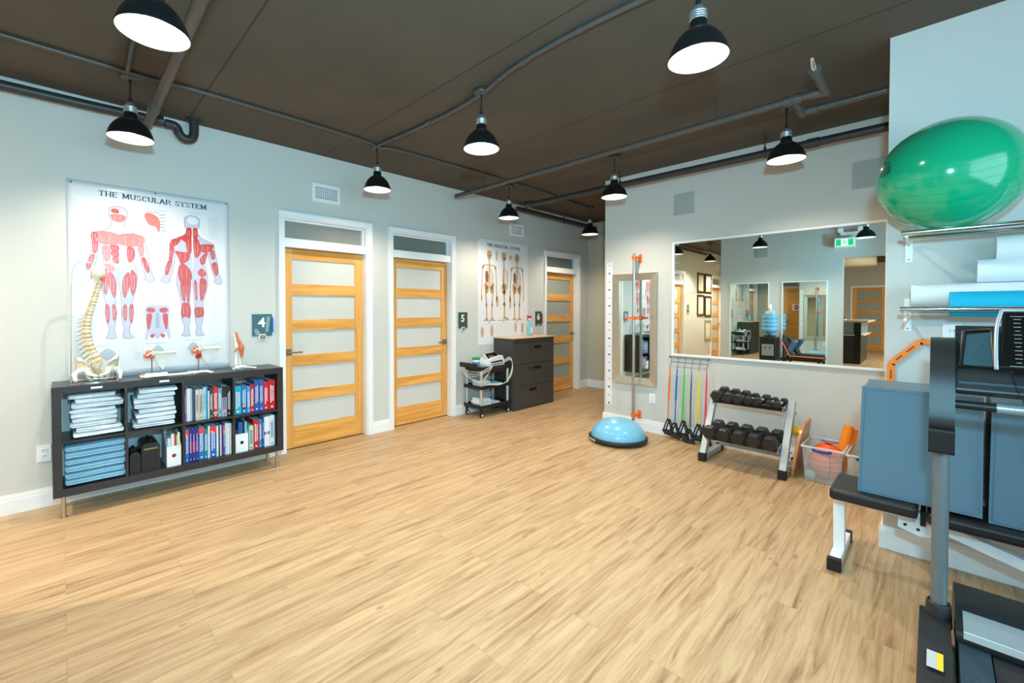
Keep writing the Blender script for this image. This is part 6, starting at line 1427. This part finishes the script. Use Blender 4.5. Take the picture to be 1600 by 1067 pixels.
M().add([qs(.30,4.66),qs(.30,4.90),qs(.85,4.90),qs(.85,4.66)],[(0,1,2,3)]).build('display_window', mat('lcd_dark', (40,52,56), 0.1), pan)
# lower deck of the console and grab bar
M().box(4.452,5.108,2.475,2.60,1.085,1.125).build('console_lip', mat('console_lip', (44,74,90), 0.4), tm, bevel=0.008)
gb = M().tube([(TXL+0.034,2.50,1.030),(TXR-0.034,2.50,1.030)],0.0165,18).build('grab_bar', TMB, tm)
M().tube([(4.555,2.50,1.030),(4.72,2.50,1.030)],0.0185,18).build('pulse_sensor', TMS, gb); M().tube([(4.84,2.50,1.030),(5.005,2.50,1.030)],0.0185,18).build('pulse_sensor', TMS, gb)
tag(M().tube(curve([(4.585,2.435,1.182),(4.60,2.462,1.11),(4.62,2.47,1.05),(4.64,2.475,0.92),(4.66,2.47,0.86)]),0.0016,6).build('safety_cord', CORD), 'thin black safety cord hanging from the treadmill console', 'cord')
# ------------------------------------------------------------------ things behind the photographer, seen in the mirrors
def flat_mirror(x0,x1,z0,z1,label):
    t = thing('frameless_mirror', label, 'mirror', ((x0+x1)/2, YO, (z0+z1)/2), group='mirrors on the wall behind the photographer')
    M().box(x0,x1,YO+0.002,YO+0.008,z0,z1).build('mirror_glass', MIRROR, t)
    w = 0.022
    M().box(x0-w,x0,YO+0.001,YO+0.016,z0-w,z1+w).box(x1,x1+w,YO+0.001,YO+0.016,z0-w,z1+w).box(x0,x1,YO+0.001,YO+0.016,z0-w,z0).box(x0,x1,YO+0.001,YO+0.016,z1,z1+w).build('mirror_trim', TRIM, t, bevel=0.002)
flat_mirror(1.34,2.02,0.36,1.92,'wall mirror reflected left of the water cooler in the big mirror')
flat_mirror(2.275,2.960,0.36,1.92,'wall mirror reflected right of the water cooler, showing the pole again')
# certificates on the left hallway wall
FRD = mat('dark_walnut_frame', (58,40,30), 0.3); MATB = mat('certificate_mat', (206,196,160), 0.6); CERT = mat('certificate_paper', (228,226,212), 0.6)
def cert(y0,y1,z0,z1,frame,label):
    t = thing('certificate_frame', label, 'picture frame', (0,(y0+y1)/2,(z0+z1)/2), group='framed certificates in the back hallway'); w = 0.05
    M().box(0.0,0.022,y0,y0+w,z0,z1).box(0.0,0.022,y1-w,y1,z0,z1).box(0.0,0.022,y0+w,y1-w,z0,z0+w).box(0.0,0.022,y0+w,y1-w,z1-w,z1).build('frame', frame, t, bevel=0.003)
    M().box(0.0,0.010,y0+w,y1-w,z0+w,z1-w).build('mat_board', MATB, t); a = 0.05
    M().box(0.010,0.011,y0+w+a,y1-w-a,z0+w+a,z1-w-a).build('certificate', CERT, t)
    m = M(); yc = (y0+y1)/2; z = z1-w-a-0.04
    while z > z0+w+a+0.03: m.stroke([(yc-0.06,z),(yc+0.06,z)],0.004,0.0114); z -= 0.03
    m.build('certificate_lines', INKG, t)
    m = M().flat([(yc+0.018*math.cos(k*PI/6),z0+w+a+0.045+0.018*math.sin(k*PI/6)) for k in range(12)],0.0116).build('seal', SIGNRED, t)
cert(-2.92,-2.44,1.825,2.36,FRD,'upper left dark framed certificate reflected in the big mirror')
cert(-3.46,-2.98,1.825,2.36,FRD,'upper right dark framed certificate reflected in the big mirror')
cert(-2.92,-2.44,1.215,1.78,FRD,'lower left dark framed certificate reflected in the big mirror')
cert(-3.46,-2.98,1.185,1.76,FRD,'lower right dark framed certificate reflected in the big mirror')
cert(-3.46,-2.98,0.54,1.10,mat('silver_slim_frame', (186,182,160), 0.4, 0.4),'lowest pale framed certificate with a red seal, reflected in the big mirror')
# exit sign with emergency lamps
ex = thing('exit_sign', 'white exit sign with green running man panels, reflected at the top right of the mirror', 'sign', (3.22, YO, 2.6))
M().box(3.075,3.375,YO+0.03,YO+0.085,2.515,2.70).build('sign_box', WHITE, ex, bevel=0.006)
M().box(3.12,3.33,YO+0.001,YO+0.03,2.56,2.66).build('mounting_plate', WHITE, ex)
GRN = mat('exit_green', (40,178,110), 0.4, emit=(40,190,120), estr=0.6); EWH = mat('exit_white', (240,250,245), 0.4, emit=(230,250,240), estr=0.7)
M().box(3.09,3.36,YO+0.085,YO+0.087,2.545,2.672).build('sign_face', EWH, ex)
M().box(3.10,3.175,YO+0.087,YO+0.0885,2.552,2.665).build('green_panel', GRN, ex); M().box(3.275,3.35,YO+0.087,YO+0.0885,2.552,2.665).build('green_panel', GRN, ex)
rm = M(); cxr = 3.225; X = lambda u: cxr-u; 
rm.prism([(X(0.012)+0.009*math.cos(k*PI/5),2.655+0.009*math.sin(k*PI/5)) for k in range(10)],'y',YO+0.087,YO+0.089)
for a,b,w_ in (((0.006,2.644),(-0.006,2.610),0.013),((0.004,2.640),(0.026,2.626),0.006),((0.026,2.626),(0.034,2.640),0.006),((0.004,2.638),(-0.022,2.632),0.006),((-0.022,2.632),(-0.028,2.616),0.006),((-0.006,2.610),(0.018,2.594),0.009),((0.018,2.594),(0.014,2.566),0.008),((-0.006,2.610),(-0.014,2.584),0.009),((-0.014,2.584),(-0.036,2.574),0.008)):
    rm.bar((X(a[0]),YO+0.088,a[1]),(X(b[0]),YO+0.088,b[1]),0.002,w_)
rm.build('running_man', GRN, ex)
eh = thing('emergency_lamp', 'white twin-head emergency lamp above the exit sign, reflected in the mirror', 'lamp', (3.30, YO, 2.8))
M().box(3.16,3.46,YO+0.001,YO+0.05,2.735,2.80).build('lamp_box', WHITE, eh, bevel=0.004)
for x in (3.17,3.45): M().tube([(x,YO+0.03,2.80),(x,YO+0.06,2.835)],0.010).tube([(x,YO+0.05,2.84),(x,YO+0.11,2.825)],[0.028,0.045],20).build('lamp_head', WHITE, eh)
# water cooler
wc = thing('water_cooler', 'black water cooler with blue bottle, reflected in the middle of the mirror', 'water cooler', (2.13,-0.34,0))
M().box(1.985,2.265,-0.54,-0.225,0.0,0.86).build('cooler_body', mat('cooler_black', (30,30,32), 0.3), wc, bevel=0.02, seg=3)
M().box(2.03,2.23,-0.225,-0.217,0.50,0.72).build('dispenser_recess', mat('recess_grey', (150,158,160), 0.3, 0.3), wc, bevel=0.02)
for x in (2.09,2.17): M().tube([(x,-0.235,0.68),(x,-0.215,0.67),(x,-0.21,0.64)],0.010).build('tap', BLACK, wc)
M().tube([(2.13,-0.37,0.86),(2.13,-0.37,0.885)],0.10,28).build('bottle_seat', BLACK, wc)
wbt = thing('water_bottle', 'large ribbed blue water bottle upside down on the cooler', 'bottle', (2.13,-0.37,0.886))
prof = [(0.0,0.0),(0.03,0.0),(0.045,0.03),(0.125,0.085)]
for k in range(4): prof += [(0.134,0.10+0.075*k),(0.134,0.145+0.075*k),(0.126,0.155+0.075*k),(0.126,0.165+0.075*k)]
prof += [(0.132,0.41),(0.12,0.425),(0.0,0.425)]
M().at((2.13,-0.37,0.886)).lathe(prof,36).build('bottle_shell', mat('water_blue', (110,176,214), 0.08, coat=0.6), wbt)
cu_ = thing('paper_cups', 'stack of white paper cups on a tray on top of the water bottle', 'cups', (2.13,-0.37,1.312))
M().box(2.06,2.20,-0.42,-0.32,1.312,1.36).build('cup_tray', mat('tray_cream', (222,212,190), 0.5), cu_, bevel=0.004)
M().at((2.13,-0.37,1.36)).lathe([(0.0,0.0),(0.036,0.0),(0.028,0.13),(0.0,0.13)],20).build('cup_stack', WHITE, cu_)
# reclining exercise chair
rc = thing('reclining_chair', 'black reclining exercise chair with orange edging, reflected below the water cooler', 'chair', (2.65,-0.35,0))
OE = mat('chair_edge_orange', (238,122,74), 0.5)
M().bar((2.50,-0.43,0.49),(2.99,-0.43,0.485),0.30,0.045).build('seat', BPAD, rc, bevel=0.01)
M().tube([(2.50,-0.275,0.512),(2.99,-0.275,0.508)],0.008,8).build('seat_edging', OE, rc)
M().bar((2.50,-0.43,0.50),(2.34,-0.43,0.83),0.04,0.30,up=(0,1,0)).build('backrest', BPAD, rc, bevel=0.01)
M().tube([(2.49,-0.275,0.49),(2.325,-0.275,0.845)],0.009,8).build('back_edging', OE, rc)
M().bar((2.36,-0.43,0.02),(2.36,-0.43,0.46),0.04,0.04,up=(0,1,0)).bar((2.90,-0.43,0.02),(2.90,-0.43,0.46),0.04,0.04,up=(0,1,0)).build('leg', BLACK, rc)
M().bar((2.30,-0.43,0.44),(2.98,-0.43,0.44),0.06,0.05).build('frame_rail', BLACK, rc)
for x in (2.36,2.90): M().box(x-0.025,x+0.025,-0.62,-0.28,0.0,0.03).build('foot', BLACK, rc)
pw = M().at((2.495,-0.41,0.665),(0,math.radians(27),0)).box(-0.045,0.02,-0.15,0.13,-0.13,0.15).build('blue_pillow', mat('pillow_blue', (74,100,128), 0.6, bump=0.2, bscale=30), None, bevel=0.03, seg=4)
tag(pw,'blue pillow leaning on the back of the reclining chair','pillow')
# reception counter, curved soffit, pendant
ct = thing('reception_counter', 'dark panelled reception counter with pale stone top, reflected at the right of the mirror', 'counter', (2.7,-4.9,0))
DKP = wood_mat('dark_panel', (52,50,54), (36,35,40), 'z')
M().box(2.0,3.06,-6.6,-4.95,0.0,1.02).build('counter_body', DKP, ct)
M().box(1.9,3.22,-6.7,-4.80,1.06,1.11).build('counter_top', mat('stone_top', (222,214,190), 0.25, var=0.1, vscale=30), ct, bevel=0.004)
M().box(1.96,3.14,-6.64,-4.88,0.72,0.75).build('counter_ledge', mat('ledge_white', (226,228,226), 0.3), ct)
M().box(2.96,3.08,-4.95,-4.88,0.0,1.06).build('counter_post', BLACK, ct)
GLB = mat('counter_glass', (150,176,190), 0.1, coat=0.5)
M().box(2.02,2.94,-4.95,-4.93,0.76,1.05).build('glass_front', GLB, ct); M().box(3.06,3.08,-6.55,-4.97,0.76,1.05).build('glass_side', GLB, ct)
lnz = M()
for k in range(11): lnz.box(2.02,2.95,-4.952,-4.948,0.06+0.06*k,0.064+0.06*k)
lnz.build('panel_grooves', mat('groove_grey', (96,100,106), 0.4), ct)
dsh = thing('leaf_dish', 'small green plant dish on the reception counter', 'plant', (2.85,-4.97,1.11))
M().at((2.72,-4.97,1.11)).lathe([(0,0),(0.05,0),(0.08,0.03),(0.075,0.03),(0.05,0.01),(0,0.01)],20).build('dish', WHITE, dsh)
lf = M()
for k in range(9):
    a = k*0.7; lf.tube([(2.72,-4.97,1.13),(2.72+0.05*math.cos(a),-4.97+0.05*math.sin(a),1.17)],[0.006,0.012],6)
lf.build('leaves', mat('leaf_green', (70,140,60), 0.5), dsh)
so = M().at((2.25,-7.6,2.70)).lathe([(0.0,0.0),(0.92,0.0),(0.92,0.262),(0.0,0.262)],48).build('trim_1', mat('cream_soffit', (226,212,184), 0.6)); struct(so)
for o in bpy.data.objects:
    if '_w' in o: del o['_w']
